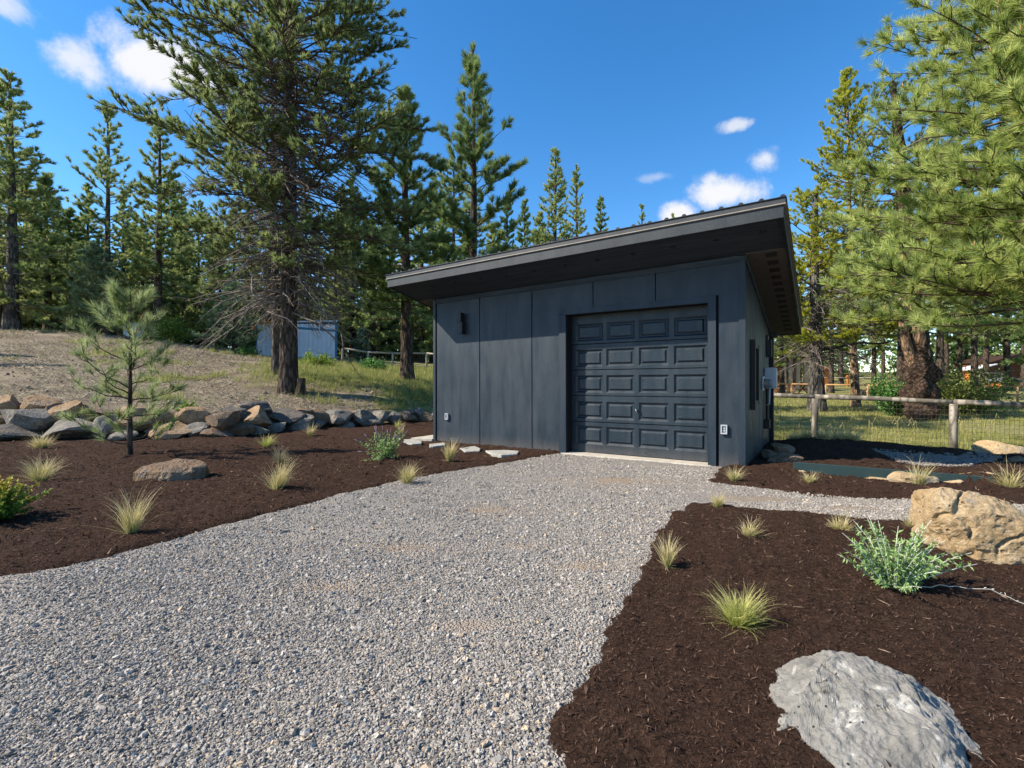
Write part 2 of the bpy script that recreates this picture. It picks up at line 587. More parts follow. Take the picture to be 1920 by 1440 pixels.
M['dry_stem'] = plain('dry_grey_stem', (0.40, 0.39, 0.34), 0.9, 0.1)
M['leaf_green'] = m_needles('green_leaves', [(0.048, 0.136, 0.032), (0.112, 0.256, 0.056), (0.208, 0.384, 0.096)], 0.35)
M['leaf_olive'] = m_needles('olive_leaves', [(0.075, 0.112, 0.027), (0.165, 0.210, 0.045), (0.315, 0.345, 0.090)], 0.35)
M['leaf_bright'] = m_needles('bright_leaves', [(0.10, 0.19, 0.025), (0.20, 0.30, 0.04), (0.34, 0.40, 0.07)], 0.4)
M['leaf_spirea'] = m_needles('gold_tipped_leaves', [(0.05, 0.13, 0.02), (0.16, 0.26, 0.03), (0.46, 0.36, 0.07)], 0.35)
M['leaf_spruce'] = m_needles('spruce_needles', [(0.06, 0.13, 0.10), (0.10, 0.19, 0.15), (0.16, 0.26, 0.2)], 0.2)
M['spike'] = plain('purple_grey_spike', (0.17, 0.13, 0.17), 0.9, 0.1, var=0.3)
M['field_grass'] = m_needles('field_grass_blades', [(0.12, 0.18, 0.03), (0.28, 0.31, 0.075), (0.46, 0.40, 0.18)], 0.35)
M['lawn_grass'] = m_needles('meadow_grass_blades', [(0.12, 0.16, 0.03), (0.28, 0.29, 0.075), (0.48, 0.42, 0.19)], 0.35)


# ------------------------------------------------------------------ terrain
def G(px, py, h=0.0):
    """the point at height h that the photograph shows at pixel px, py"""
    Z = (EYE - h) * F / (py - HY)
    return ((px - 960) / F * Z, Z)


def at(px, py, Z):
    return ((px - 960) / F * Z, Z, EYE - (py - HY) * Z / F)


def sstep(x, a, b):
    t = np.clip((x - a) / (b - a), 0, 1)
    return t * t * (3 - 2 * t)


_grid = np.random.default_rng(3).random((64, 64, 64)).astype(np.float32)


def vnoise(P):
    """vectorised value noise in 0..1 for an (n,3) array"""
    P = np.asarray(P, float)
    i = np.floor(P).astype(int)
    f = P - i
    f = f * f * (3 - 2 * f)
    r = 0
    for dx in (0, 1):
        for dy in (0, 1):
            for dz in (0, 1):
                w = (f[:, 0] if dx else 1 - f[:, 0]) * (f[:, 1] if dy else 1 - f[:, 1]) * (f[:, 2] if dz else 1 - f[:, 2])
                r = r + w * _grid[(i[:, 0] + dx) % 64, (i[:, 1] + dy) % 64, (i[:, 2] + dz) % 64]
    return r


def fbm(P, octaves=4, gain=0.5):
    P = np.asarray(P, float)
    s, a, t = 0, 1.0, 0
    for k in range(octaves):
        s = s + a * vnoise(P * (2.03 ** k) + 17.3 * k)
        t += a
        a *= gain
    return s / t


WALL_LINE = np.array([(-60, 12.0), (-30, 11.6), (-12.4, 11.35), (-9.3, 11.1), (-7.1, 11.3), (-6.35, 12.5), (-5.7, 14.0),
                      (-4.45, 15.3), (-2.9, 16.6), (0, 17.2), (4, 16.5), (60, 16.5)])


MEADOW_LINE = np.array([(1.0, 17.4), (3.5, 14.6), (6.1, 11.7), (6.9, 10.3), (8.3, 9.35), (10, 9.0), (14.5, 8.7), (80, 8.6)])


def side_of_line(X, Y, line):
    """signed distance, positive behind (to the left of) the polyline"""
    best = np.full(X.shape, 1e9)
    sg = np.ones(X.shape)
    for (ax, ay), (bx, by) in zip(line[:-1], line[1:]):
        dx, dy = bx - ax, by - ay
        t = np.clip(((X - ax) * dx + (Y - ay) * dy) / (dx * dx + dy * dy), 0, 1)
        qx, qy = X - (ax + t * dx), Y - (ay + t * dy)
        d = np.hypot(qx, qy)
        c = dx * qy - dy * qx
        m = d < best
        best = np.where(m, d, best)
        sg = np.where(m, np.sign(c), sg)
    return best * sg


_fp = [(0, 755, 11.9), (200, 756, 11.6), (400, 770, 12.0), (500, 772, 13.2), (600, 772, 14.6), (700, 772, 16), (800, 772, 17),
       (0, 700, 15.5), (0, 660, 19.5), (0, 621, 24), (150, 626, 25), (300, 644, 25.5), (400, 659, 26), (440, 671, 28), (200, 690, 17.5),
       (200, 655, 21.5), (330, 700, 18), (400, 735, 15), (540, 738, 16.5), (516, 702, 19), (600, 690, 24), (550, 672, 31), (622, 675, 31),
       (762, 715, 21), (810, 735, 18), (700, 690, 31), (800, 686, 33), (-400, 700, 15.5), (-400, 600, 25), (620, 725, 18), (690, 745, 17)]
_cp = [at(*p) for p in _fp]
_cp += [(-60, 14, 1.2), (-60, 30, 5), (-30, 45, 4.6), (-10, 45, 3.6), (2, 40, 2.2), (-60, 90, 5), (0, 100, 5), (60, 100, 4), (100, 60, 2.5), (-120, 60, 6),
        (3, 16, 0.1), (6, 14, -0.3), (8, 12.5, -0.35), (11, 11.6, -0.36), (14, 10, -0.36), (9, 17, -0.32), (12, 14, -0.35), (14, 18, -0.3), (16, 20.5, -0.2), (10, 22, -0.1), (20, 14, -0.35), (22, 24, 0.0), (15, 24, 0.0), (20, 9, -0.3), (18, 35, 0.3), (28, 35, 0.3),
        (32, 46, 0.9), (50, 46, 0.9), (42, 65, 1.6), (70, 65, 1.6), (14, 35, 0.35), (28, 60, 1.5), (60, 20, 0), (60, -20, 0), (-60, -20, 0), (0, -30, 0),
        (0, 0, 0), (5, 5, -0.1), (9, 6, -0.2), (20, 3, -0.2), (-4, 14, 0.25), (-100, 0, 0.5), (150, 0, 0), (0, 170, 6), (150, 170, 5), (-150, 170, 6), (8, 30, .3)]
_cp = np.array(_cp)


def _rbf_fit():
    D = np.hypot(_cp[:, None, 0] - _cp[None, :, 0], _cp[:, None, 1] - _cp[None, :, 1])
    A = -D + np.eye(len(_cp)) * -0.02
    n = len(_cp)
    B = np.zeros((n + 1, n + 1))
    B[:n, :n] = A
    B[:n, n] = B[n, :n] = 1
    return np.linalg.solve(B, np.append(_cp[:, 2], 0))


_w = _rbf_fit()


def ground(X, Y):
    X = np.atleast_1d(np.asarray(X, float))
    Y = np.atleast_1d(np.asarray(Y, float))
    h = np.full(X.shape, _w[-1])
    for (cx, cy, _), w in zip(_cp, _w[:-1]):
        h = h - w * np.sqrt((X - cx) ** 2 + (Y - cy) ** 2 + 0.15)
    m = np.maximum(sstep(side_of_line(X, Y, WALL_LINE), 0.05, 0.55), sstep(side_of_line(X, Y, MEADOW_LINE), 0.0, 1.1))
    return h * m


def gz(x, y):
    return float(ground(x, y)[0])


def axis_coords(lo, hi, c0, c1, fine, coarse_n):
    a = np.arange(c0, c1 + fine * 0.5, fine)
    t = np.linspace(0, 1, coarse_n + 1)[1:]
    g = t ** 2.0
    return np.concatenate([(c0 + (lo - c0) * g)[::-1], a, c1 + (hi - c1) * g])


def grid_mesh(name, xs, ys, hf, attrs=None):
    X, Y = np.meshgrid(xs, ys)
    Zv = hf(X.ravel(), Y.ravel())
    V = np.stack([X.ravel(), Y.ravel(), Zv], 1)
    nx, ny = len(xs), len(ys)
    i = (np.arange(ny - 1)[:, None] * nx + np.arange(nx - 1)[None]).ravel()
    Q = np.stack([i, i + 1, i + nx + 1, i + nx], 1)
    return raw_mesh(name, V, [Q], attrs(V) if attrs else None, True)


def greenness(X, Y):
    X, Y = np.asarray(X), np.asarray(Y)
    P = np.stack([X * 0.5, Y * 0.5, X * 0], 1)
    n = fbm(P, 4)
    lawn = sstep(X, 2.5, 4.5) * sstep(Y, 8.0, 10.0) * 0.85
    left = np.exp(-(((X + 5.8) / 4.4) ** 2 + ((Y - 25.0) / 6.0) ** 2)) * 1.4
    left2 = np.exp(-(((X + 2.6) / 2.2) ** 2 + ((Y - 17.8) / 2.4) ** 2)) * 1.2
    patch = sstep(fbm(P * 1.5 + 9, 4), 0.53, 0.72) * 0.46
    forest = sstep(Y, 28, 36) * 0.5
    g = np.maximum.reduce([lawn, left, left2, patch, forest])
    return np.clip(g * (0.45 + 1.1 * n), 0, 1)


def relief(X, Y):
    P = np.stack([X, Y, X * 0], 1)
    return (fbm(P * 1.3, 4) - 0.5) * 0.10


def m_ground():
    m = Mat('field_soil', 0.97, 0.1)
    g = m.attr('green')
    n1 = m.noise(m.pos, 0.7, 6, 0.65)
    n2 = m.noise(m.pos, 9.0, 6, 0.7)
    n3 = m.noise(m.pos, 45.0, 4, 0.7)
    dirt = m.ramp(n1, [(0.3, (0.145, 0.115, 0.084)), (0.5, (0.225, 0.183, 0.132)), (0.7, (0.32, 0.268, 0.18))])
    dirt = m.mix(m.rmap(n2, 0.4, 0.75, 0, 0.65), dirt, (0.13, 0.095, 0.07))
    dirt = m.mix(m.rmap(n3, 0.55, 0.7, 0, 0.6), dirt, (0.38, 0.325, 0.24))
    n4 = m.noise(m.pos, 22.0, 5, 0.75)
    dirt = m.mix(m.rmap(n4, 0.52, 0.64, 0, 0.7), dirt, (0.095, 0.072, 0.056))
    grass = m.ramp(n2, [(0.3, (0.11, 0.125, 0.036)), (0.5, (0.22, 0.21, 0.075)), (0.7, (0.36, 0.30, 0.15))])
    m.color(m.mix(m.rmap(m.math('ADD', g, m.math('MULTIPLY', m.math('SUBTRACT', n2, 0.5), 0.8)), 0.25, 0.6), dirt, grass))
    m.bump(m.math('ADD', n2, m.math('MULTIPLY', n3, 0.35)), 0.9, 0.06)
    return m.m


gx = axis_coords(-220, 220, -15, 13, 0.16, 46)
gy = axis_coords(-60, 320, 8, 30, 0.16, 46)
link('ground', grid_mesh('ground', gx, gy, lambda X, Y: ground(X, Y) + relief(X, Y) * sstep(np.maximum(side_of_line(X, Y, WALL_LINE), sstep(X, 4, 6) * sstep(Y, 8.5, 10)), 0, 0.8) - 0.02,
     lambda V: {'green': greenness(V[:, 0], V[:, 1])}), m_ground(), kind='structure')


# ------------------------------------------------------------------ driveway, path and mulch beds
def poly_dist(X, Y, poly):
    """signed distance to a closed polygon, positive inside"""
    best = np.full(X.shape, 1e9)
    ins = np.zeros(X.shape, bool)
    n = len(poly)
    for i in range(n):
        (ax, ay), (bx, by) = poly[i], poly[(i + 1) % n]
        dx, dy = bx - ax, by - ay
        t = np.clip(((X - ax) * dx + (Y - ay) * dy) / (dx * dx + dy * dy + 1e-12), 0, 1)
        best = np.minimum(best, np.hypot(X - ax - t * dx, Y - ay - t * dy))
        c = ((ay > Y) != (by > Y)) & (X < (bx - ax) * (Y - ay) / (by - ay + 1e-12) + ax)
        ins ^= c
    return np.where(ins, best, -best)


U2 = np.array((0.83803, -0.54562))
V2 = np.array((0.54562, 0.83803))
L2 = np.array((-1.7314, 10.7321))
W, D = 6.2765, 3.78


def loc2(x, y):
    p = L2 + U2 * x + V2 * y
    return (float(p[0]), float(p[1]))


LEFT_BED = [G(0, 1092), G(100, 1073), G(200, 1052), G(300, 1024), G(400, 996), G(480, 975), G(560, 955), G(660, 929), G(760, 905), G(900, 879), G(1000, 862),
            loc2(3.16, -0.02), loc2(3.16, 0.3), loc2(0.3, 0.3), loc2(0.3, 3.8), (0.5, 17.0), (-2.9, 16.75), (-4.45, 15.45), (-5.7, 14.15), (-6.35, 12.65),
            (-7.1, 11.45), (-9.3, 11.25), (-12.4, 11.5), (-30, 11.8), (-30, -0.5), (-7, -0.5), (-5.2, 1.3)]
RIGHT_BED = [G(1010, 1440), G(1037, 1358), G(1062, 1300), G(1085, 1255), G(1112, 1210), G(1150, 1140), G(1192, 1060), G(1240, 990), G(1268, 960), G(1290, 946), G(1335, 947), G(1400, 957),
             G(1500, 968), G(1600, 979), G(1750, 990), G(1920, 1010), (9, 3.4), (9, -1.5), (-0.1, -1.5)]
STRIP_BED = [G(1322, 906), G(1340, 888), loc2(5.95, 0.2), loc2(6.2, 0.2), loc2(6.2, 3.8), G(1450, 824, 0.05), G(1528, 833), G(1640, 843), G(1788, 856), G(1920, 868), (14, 8.2),
             (14, 5.0), G(1920, 951), G(1850, 948), G(1780, 943), G(1720, 939), G(1600, 933), G(1500, 925), G(1400, 916), G(1350, 911)]
CREEK = [G(1632, 854), G(1700, 860), G(1790, 866), G(1850, 862), G(1880, 872), G(1840, 882), G(1790, 889), G(1725, 887), G(1680, 875)]
BOARD = (np.array(G(1502, 890)), np.array(G(1790, 915)))


def strip_extra(X, Y):
    d = side_of_line(X, Y, np.array([BOARD[0], BOARD[1]]))
    t = ((X - BOARD[0][0]) * (BOARD[1] - BOARD[0])[0] + (Y - BOARD[0][1]) * (BOARD[1] - BOARD[0])[1]) / np.sum((BOARD[1] - BOARD[0]) ** 2)
    up = sstep(d, 0.02, 0.12) * sstep(t, -0.35, 0.0) * 0.10
    berm = 0.05 * np.exp(-(((X - 5.9) / 1.3) ** 2 + ((Y - 9.6) / 0.55) ** 2))
    creek = sstep(poly_dist(X, Y, CREEK), -0.35, 0.25) * -0.10
    front = 0.05 * np.exp(-(((X - 5.2) / 2.6) ** 2 + ((Y - 5.75) / 0.5) ** 2))
    return up + berm + creek + front


def mulch_height(X, Y, poly, extra=None, amp=1.0):
    d = poly_dist(X, Y, poly)
    P = np.stack([X, Y, X * 0], 1)
    d = d + (fbm(P * 5, 3) - 0.5) * 0.16 + (fbm(P * 19, 2) - 0.5) * 0.08
    h = -0.03 + 0.075 * sstep(d, -0.06, 0.10)
    n = (fbm(P * 1.1, 3) - 0.5) * 0.09 + (fbm(P * 4.5 + 5, 3) - 0.5) * 0.05 + (vnoise(P * 15) - 0.5) * 0.026 + (vnoise(P * 30 + 3) - 0.5) * 0.018
    h = h + n * amp * sstep(d, 0.0, 0.25)
    if extra is not None:
        h = h + extra(X, Y)
    return h + np.clip(ground(X, Y), 0, 0.02)


def masked_grid(name, xs, ys, hf, poly, margin):
    X, Y = np.meshgrid(xs, ys)
    sh = X.shape
    d = poly_dist(X.ravel(), Y.ravel(), poly).reshape(sh)
    keepv = d > -margin
    kq = keepv[:-1, :-1] | keepv[1:, :-1] | keepv[:-1, 1:] | keepv[1:, 1:]
    used = np.zeros(sh, bool)
    used[:-1, :-1] |= kq
    used[1:, :-1] |= kq
    used[:-1, 1:] |= kq
    used[1:, 1:] |= kq
    idx = np.full(sh, -1)
    idx[used] = np.arange(used.sum())
    xs_, ys_ = X[used], Y[used]
    V = np.stack([xs_, ys_, hf(xs_, ys_)], 1)
    Q = np.stack([idx[:-1, :-1][kq], idx[:-1, 1:][kq], idx[1:, 1:][kq], idx[1:, :-1][kq]], 1)
    return raw_mesh(name, V, [Q], None, True)


def m_mulch():
    m = Mat('dark_bark_mulch', 0.95, 0.08)
    a = m.noise(m.mapped(m.pos, (1, 1, 1)), 30, 6, 0.75, 1.2)
    b = m.noise(m.pos, 110, 4, 0.7, 0.8)
    c0 = m.noise(m.pos, 1.3, 4, 0.6)
    c = m.ramp(a, [(0.3, (0.013, 0.007, 0.005)), (0.5, (0.060, 0.034, 0.023)), (0.72, (0.134, 0.076, 0.051))])
    c = m.mix(m.rmap(b, 0.62, 0.75, 0, 0.6), c, (0.13, 0.085, 0.06))
    c = m.mix(m.rmap(c0, 0.4, 0.7, 0, 0.3), c, (0.065, 0.036, 0.026))
    m.color(c)
    m.bump(m.math('ADD', a, m.math('MULTIPLY', b, 0.5)), 1.0, 0.05)
    return m.m


def m_gravel():
    m = Mat('crushed_gravel', 0.95, 0.1)
    p = m.pos
    v1 = m.voro(p, 75, 'Color')
    dist = m.voro(p, 75, 'Distance')
    tone = m.rmap(m.N.new('ShaderNodeSeparateColor').outputs[0], 0, 1) if False else None
    sep = m.N.new('ShaderNodeSeparateColor')
    m.K.new(v1, sep.inputs[0])
    c = m.ramp(sep.outputs[0], [(0.0, (0.22, 0.203, 0.182)), (0.45, (0.32, 0.296, 0.266)), (0.8, (0.41, 0.38, 0.34)), (0.95, (0.47, 0.39, 0.30))])
    c = m.mix(m.rmap(dist, 0.45, 0.75, 0, 0.6), c, (0.15, 0.137, 0.122))
    big = m.noise(p, 0.9, 5, 0.65)
    c = m.mix(m.rmap(big, 0.48, 0.66, 0, 0.5), c, (0.36, 0.305, 0.25))
    c = m.mix(m.math('MULTIPLY', m.attr('dust'), 0.85), c, (0.34, 0.255, 0.175))
    fine = m.noise(p, 150, 3, 0.7)
    c = m.mix(m.rmap(fine, 0.35, 0.7, 0, 0.35), c, (0.14, 0.13, 0.125))
    m.color(c)
    m.bump(m.math('ADD', m.math('MULTIPLY', dist, -1.0), m.math('MULTIPLY', fine, 0.3)), 0.9, 0.02)
    return m.m


def m_stone():
    m = Mat('gravel_stones', 0.85, 0.2)
    t = m.attr('tint', 'INSTANCER')
    c = m.ramp(t, [(0.0, (0.17, 0.153, 0.132)), (0.35, (0.27, 0.244, 0.213)), (0.7, (0.385, 0.348, 0.302)), (0.9, (0.48, 0.44, 0.385)), (0.97, (0.47, 0.36, 0.245))])
    n = m.noise(m.pos, 160, 3, 0.7)
    c = m.mix(m.rmap(n, 0.35, 0.7, 0, 0.3), c, (0.17, 0.165, 0.16))
    m.color(c)
    m.bump(n, 0.3, 0.004)
    return m.m


GRAVEL_AREA = [(-6.5, -1.5), (-6.5, 2.2)] + [tuple(p) for p in (G(0, 1080), G(200, 1040), G(400, 985), G(560, 946), G(760, 897), G(1000, 856))] + \
              [loc2(3.2, 0.15), loc2(5.85, 0.15), G(1345, 893), G(1400, 908), G(1500, 917), G(1600, 925), G(1720, 931), G(1920, 943), (14, 5.2), (14, 2.5), (9, -1.5)]
M['mulch'], M['gravel'], M['stone'] = m_mulch(), m_gravel(), m_stone()


DUST = [(*G(1112, 1066), 0.30, 0.10), (*G(985, 1026), 0.24, 0.08), (*G(640, 1108), 0.30, 0.10), (*G(930, 960), 0.5, 0.2), (*G(760, 1030), 0.4, 0.14), (*G(1420, 938), 0.5, 0.12), (*G(1600, 955), 0.5, 0.1), (*G(1180, 905), 0.7, 0.3), (*G(880, 1180), 0.16, 0.06)]


def dustiness(X, Y):
    P = np.stack([X, Y, X * 0], 1)
    n = fbm(P * 6 + 3, 3)
    d = 0
    for cx, cy, a, b in DUST:
        d = np.maximum(d, np.exp(-(((X - cx) / a) ** 2 + ((Y - cy) / b) ** 2)))
    return np.clip(d * (0.35 + 1.2 * n), 0, 1)


def gravel_h(X, Y):
    P = np.stack([X, Y, X * 0], 1)
    deep = np.maximum.reduce([poly_dist(X, Y, b) for b in (LEFT_BED, RIGHT_BED, STRIP_BED)])
    return 0.012 + (fbm(P * 0.9 + 3, 3) - 0.5) * 0.05 + (fbm(P * 6, 2) - 0.5) * 0.012 - 0.15 * sstep(deep, 0.10, 0.3)


gravel_o = link('gravel_driveway', masked_grid('gravel_driveway', np.arange(-7, 14.2, 0.06), np.arange(-1.6, 10.6, 0.06), gravel_h, GRAVEL_AREA, 0.1), M['gravel'], kind='structure')
_v = np.empty(len(gravel_o.data.vertices) * 3, np.float32)
gravel_o.data.vertices.foreach_get('co', _v)
_v = _v.reshape(-1, 3).astype(float)
gravel_o.data.attributes.new('dust', 'FLOAT', 'POINT').data.foreach_set('value', dustiness(_v[:, 0], _v[:, 1]).astype(np.float32))
link('mulch_bed', masked_grid('mulch_bed', np.arange(-18, 3.4, 0.06), np.arange(0.4, 17.4, 0.06), lambda X, Y: mulch_height(X, Y, LEFT_BED), LEFT_BED, 0.12), M['mulch'], kind='structure')
link('mulch_bed', masked_grid('mulch_bed_front', np.arange(-0.4, 9.2, 0.03), np.arange(-1.6, 5.6, 0.03), lambda X, Y: mulch_height(X, Y, RIGHT_BED), RIGHT_BED, 0.12), M['mulch'], kind='structure')
link('mulch_bed', masked_grid('mulch_bed_strip', np.arange(2.6, 14.2, 0.04), np.arange(4.6, 11.4, 0.04), lambda X, Y: mulch_height(X, Y, STRIP_BED, strip_extra), STRIP_BED, 0.12), M['mulch'], kind='structure')
link('dry_creek_gravel', masked_grid('dry_creek_gravel', np.arange(5, 11, 0.05), np.arange(6, 10, 0.05), lambda X, Y: mulch_height(X, Y, STRIP_BED, strip_extra, 0.3) - 0.05 + 0.075 * sstep(poly_dist(X, Y, CREEK), -0.1, 0.06), CREEK, 0.15), M['gravel'], kind='structure')


def stone_nodes():
    ng = bpy.data.node_groups.new('stone_scatter', 'GeometryNodeTree')
    ng.interface.new_socket('Geometry', in_out='INPUT', socket_type='NodeSocketGeometry')
    ng.interface.new_socket('Geometry', in_out='OUTPUT', socket_type='NodeSocketGeometry')
    N, K = ng.nodes, ng.links
    gi, go = N.new('NodeGroupInput'), N.new('NodeGroupOutput')
    join = N.new('GeometryNodeJoinGeometry')
    for k in range(6):
        ico = N.new('GeometryNodeMeshIcoSphere')
        ico.inputs['Radius'].default_value = 0.5
        ico.inputs['Subdivisions'].default_value = 2
        nz = N.new('ShaderNodeTexNoise')
        nz.noise_dimensions = '4D'
        nz.inputs['W'].default_value = k * 3.7
        nz.inputs['Scale'].default_value = 2.6
        nz.inputs['Detail'].default_value = 1.0
        pos = N.new('GeometryNodeInputPosition')
        sub = N.new('ShaderNodeVectorMath')
        sub.operation = 'SUBTRACT'
        sub.inputs[1].default_value = (0.5, 0.5, 0.5)
        K.new(nz.outputs['Color'], sub.inputs[0])
        sc = N.new('ShaderNodeVectorMath')
        sc.operation = 'SCALE'
        sc.inputs['Scale'].default_value = 1.5
        K.new(sub.outputs[0], sc.inputs[0])
        sp = N.new('GeometryNodeSetPosition')
        K.new(ico.outputs[0], sp.inputs['Geometry'])
        K.new(sc.outputs[0], sp.inputs['Offset'])
        sm = N.new('GeometryNodeSetMaterial')
        sm.inputs['Material'].default_value = M['stone']
        K.new(sp.outputs[0], sm.inputs[0])
        g2i = N.new('GeometryNodeGeometryToInstance')
        K.new(sm.outputs[0], g2i.inputs[0])
        K.new(g2i.outputs[0], join.inputs[0])
    iop = N.new('GeometryNodeInstanceOnPoints')
    K.new(gi.outputs[0], iop.inputs['Points'])
    K.new(join.outputs[0], iop.inputs['Instance'])
    iop.inputs['Pick Instance'].default_value = True

    def named(n, t, sock):
        a = N.new('GeometryNodeInputNamedAttribute')
        a.data_type = t
        a.inputs['Name'].default_value = n
        K.new(a.outputs[0], sock)
    named('var', 'INT', iop.inputs['Instance Index'])
    named('scl', 'FLOAT_VECTOR', iop.inputs['Scale'])
    named('rot', 'FLOAT_VECTOR', iop.inputs['Rotation'])
    K.new(iop.outputs[0], go.inputs[0])
    return ng


STONES = stone_nodes()


def scatter_stones(name, P, size, label, cat, seed=1, dark=1.0):
    r = np.random.default_rng(seed)
    n = len(P)
    me = bpy.data.meshes.new(name)
    me.vertices.add(n)
    me.vertices.foreach_set('co', np.ascontiguousarray(P, np.float32).ravel())
    s = size[:, None] * np.stack([r.uniform(0.85, 1.5, n), r.uniform(0.7, 1.1, n), r.uniform(0.5, 0.9, n)], 1)
    rot = np.stack([r.normal(0, 0.45, n), r.normal(0, 0.45, n), r.uniform(0, 6.28, n)], 1)
    for k, t, v in (('scl', 'FLOAT_VECTOR', s), ('rot', 'FLOAT_VECTOR', rot)):
        me.attributes.new(k, t, 'POINT').data.foreach_set('vector', np.ascontiguousarray(v, np.float32).ravel())
    me.attributes.new('tint', 'FLOAT', 'POINT').data.foreach_set('value', (r.random(n) * dark).astype(np.float32))
    me.attributes.new('var', 'INT', 'POINT').data.foreach_set('value', r.integers(0, 6, n).astype(np.int32))
    o = link(name, me, None, label=label, cat=cat, kind='stuff')
    me.materials.append(M['stone'])
    md = o.modifiers.new('scatter', 'NODES')
    md.node_group = STONES
    return o


def gravel_points():
    r = np.random.default_rng(11)
    out = []
    for y0, y1, dens in ((1.3, 2.4, 14000), (2.4, 3.6, 11000), (3.6, 5.2, 7500), (5.2, 7.2, 4600), (7.2, 10.2, 3000)):
        x0, x1 = -1.12 * y1, min(1.15 * y1, 12)
        n = int((x1 - x0) * (y1 - y0) * dens)
        X, Y = r.uniform(x0, x1, n), r.uniform(y0, y1, n)
        keep = poly_dist(X, Y, GRAVEL_AREA) > 0.02
        for b in (LEFT_BED, RIGHT_BED, STRIP_BED):
            jit = r.exponential(0.032, n)
            keep &= poly_dist(X, Y, b) < jit - 0.01
        P = np.stack([X * 0.9, Y * 0.9, X * 0], 1)
        # wheel tracks and worn patches where the stones are pressed into fines
        ax = 0.55 * (Y - 2.0)
        track = np.exp(-((X - (ax - 1.15)) / 0.32) ** 2) + np.exp(-((X - (ax + 0.35)) / 0.32) ** 2)
        keep &= r.random(n) > 0.12 + 0.55 * sstep(fbm(P + 31, 3), 0.47, 0.62) + 0.25 * np.clip(track, 0, 1) * sstep(Y, 2.5, 4.5) + 0.75 * dustiness(X, Y)
        out.append(np.stack([X, Y], 1)[keep])
    return np.vstack(out)


gp = gravel_points()
gs = np.clip(np.random.default_rng(5).lognormal(math.log(0.0077), 0.44, len(gp)), 0.0035, 0.030) * (1 + 0.045 * np.clip(gp[:, 1] - 3, 0, 7))
scatter_stones('gravel_stones', np.column_stack([gp, gravel_h(gp[:, 0], gp[:, 1]) + gs * 0.10]), gs, 'loose grey crushed stones covering the driveway and side path', 'gravel')
r_ = np.random.default_rng(12)
cx, cy = r_.uniform(5.2, 10, 6000), r_.uniform(6.3, 9, 6000)
k_ = poly_dist(cx, cy, CREEK) > -0.02
cx, cy = cx[k_], cy[k_]
cs = r_.uniform(0.012, 0.035, len(cx))
scatter_stones('creek_stones', np.column_stack([cx, cy, mulch_height(cx, cy, STRIP_BED, strip_extra, 0.3) + 0.03]), cs, 'grey stones filling the oval dry creek hollow by the wire fence', 'gravel', 4, 0.3)


def m_chip():
    m = Mat('bark_chips', 0.9, 0.1)
    t = m.attr('tint')
    c = m.ramp(t, [(0.0, (0.009, 0.005, 0.0035)), (0.45, (0.046, 0.025, 0.017)), (0.85, (0.088, 0.052, 0.036)), (0.97, (0.135, 0.085, 0.060)), (1.0, (0.24, 0.165, 0.11))])
    m.color(c)
    return m.m


M['chip'] = m_chip()


def scatter_chips():
    r = np.random.default_rng(21)
    Vs, Ts, As = [], [], []
    base = 0
    spec = [(RIGHT_BED, None, -0.2, 6, 1.3, 2.6, 9000, 0.0135), (RIGHT_BED, None, 0.4, 7, 2.6, 4.9, 4000, 0.018), (STRIP_BED, strip_extra, 2.6, 11, 5, 10.5, 420, 0.04),
            (LEFT_BED, None, -5, -0.8, 2.6, 5, 3000, 0.024), (LEFT_BED, None, -9, 2, 5, 8, 1000, 0.034), (LEFT_BED, None, -15, 1, 8, 12, 320, 0.045)]
    for poly, ex, x0, x1, y0, y1, dens, ln in spec:
        n = int((x1 - x0) * (y1 - y0) * dens)
        X, Y = r.uniform(x0, x1, n), r.uniform(y0, y1, n)
        k = (poly_dist(X, Y, poly) > -r.exponential(0.015, n)) & (np.abs(X) < 1.12 * Y)
        X, Y = X[k], Y[k]
        n = len(X)
        Zv = mulch_height(X, Y, poly, ex)
        az, pt = r.uniform(0, 6.28, n), np.abs(r.normal(0, 0.42, n)) * np.sign(r.random(n) - 0.3)
        L_ = ln * r.lognormal(0, 0.45, n)
        wd = L_ * r.uniform(0.06, 0.2, n)
        d = np.stack([np.cos(az) * np.cos(pt), np.sin(az) * np.cos(pt), np.sin(pt)], 1)
        s = np.stack([-np.sin(az), np.cos(az), r.normal(0, 0.3, n)], 1)
        u = np.stack([np.zeros(n), np.zeros(n), np.ones(n)], 1)
        Pc = np.stack([X, Y, Zv + 0.005], 1)
        a = Pc - d * L_[:, None] * 0.5
        b = Pc + d * L_[:, None] * 0.5
        c1 = Pc + s * wd[:, None] * 0.5
        c2 = Pc - s * wd[:, None] * 0.5
        t = Pc + u * wd[:, None] * 0.6
        V = np.stack([a, c2 + u * wd[:, None] * 0.3, b, c1 + u * wd[:, None] * 0.1], 1).reshape(-1, 3)
        i = np.arange(n) * 4 + base
        Ts.append(np.concatenate([np.stack([i, i + 1, i + 3], 1), np.stack([i + 1, i + 2, i + 3], 1)]))
        Vs.append(V)
        As.append(np.repeat(r.random(n), 4))
        base += 4 * n
    me = raw_mesh('bark_chips', np.vstack(Vs), [np.vstack(Ts)], {'tint': np.concatenate(As)})
    link('bark_chips', me, M['chip'], label='shredded dark brown bark chips lying over the planting beds', cat='mulch', kind='stuff')


scatter_chips()


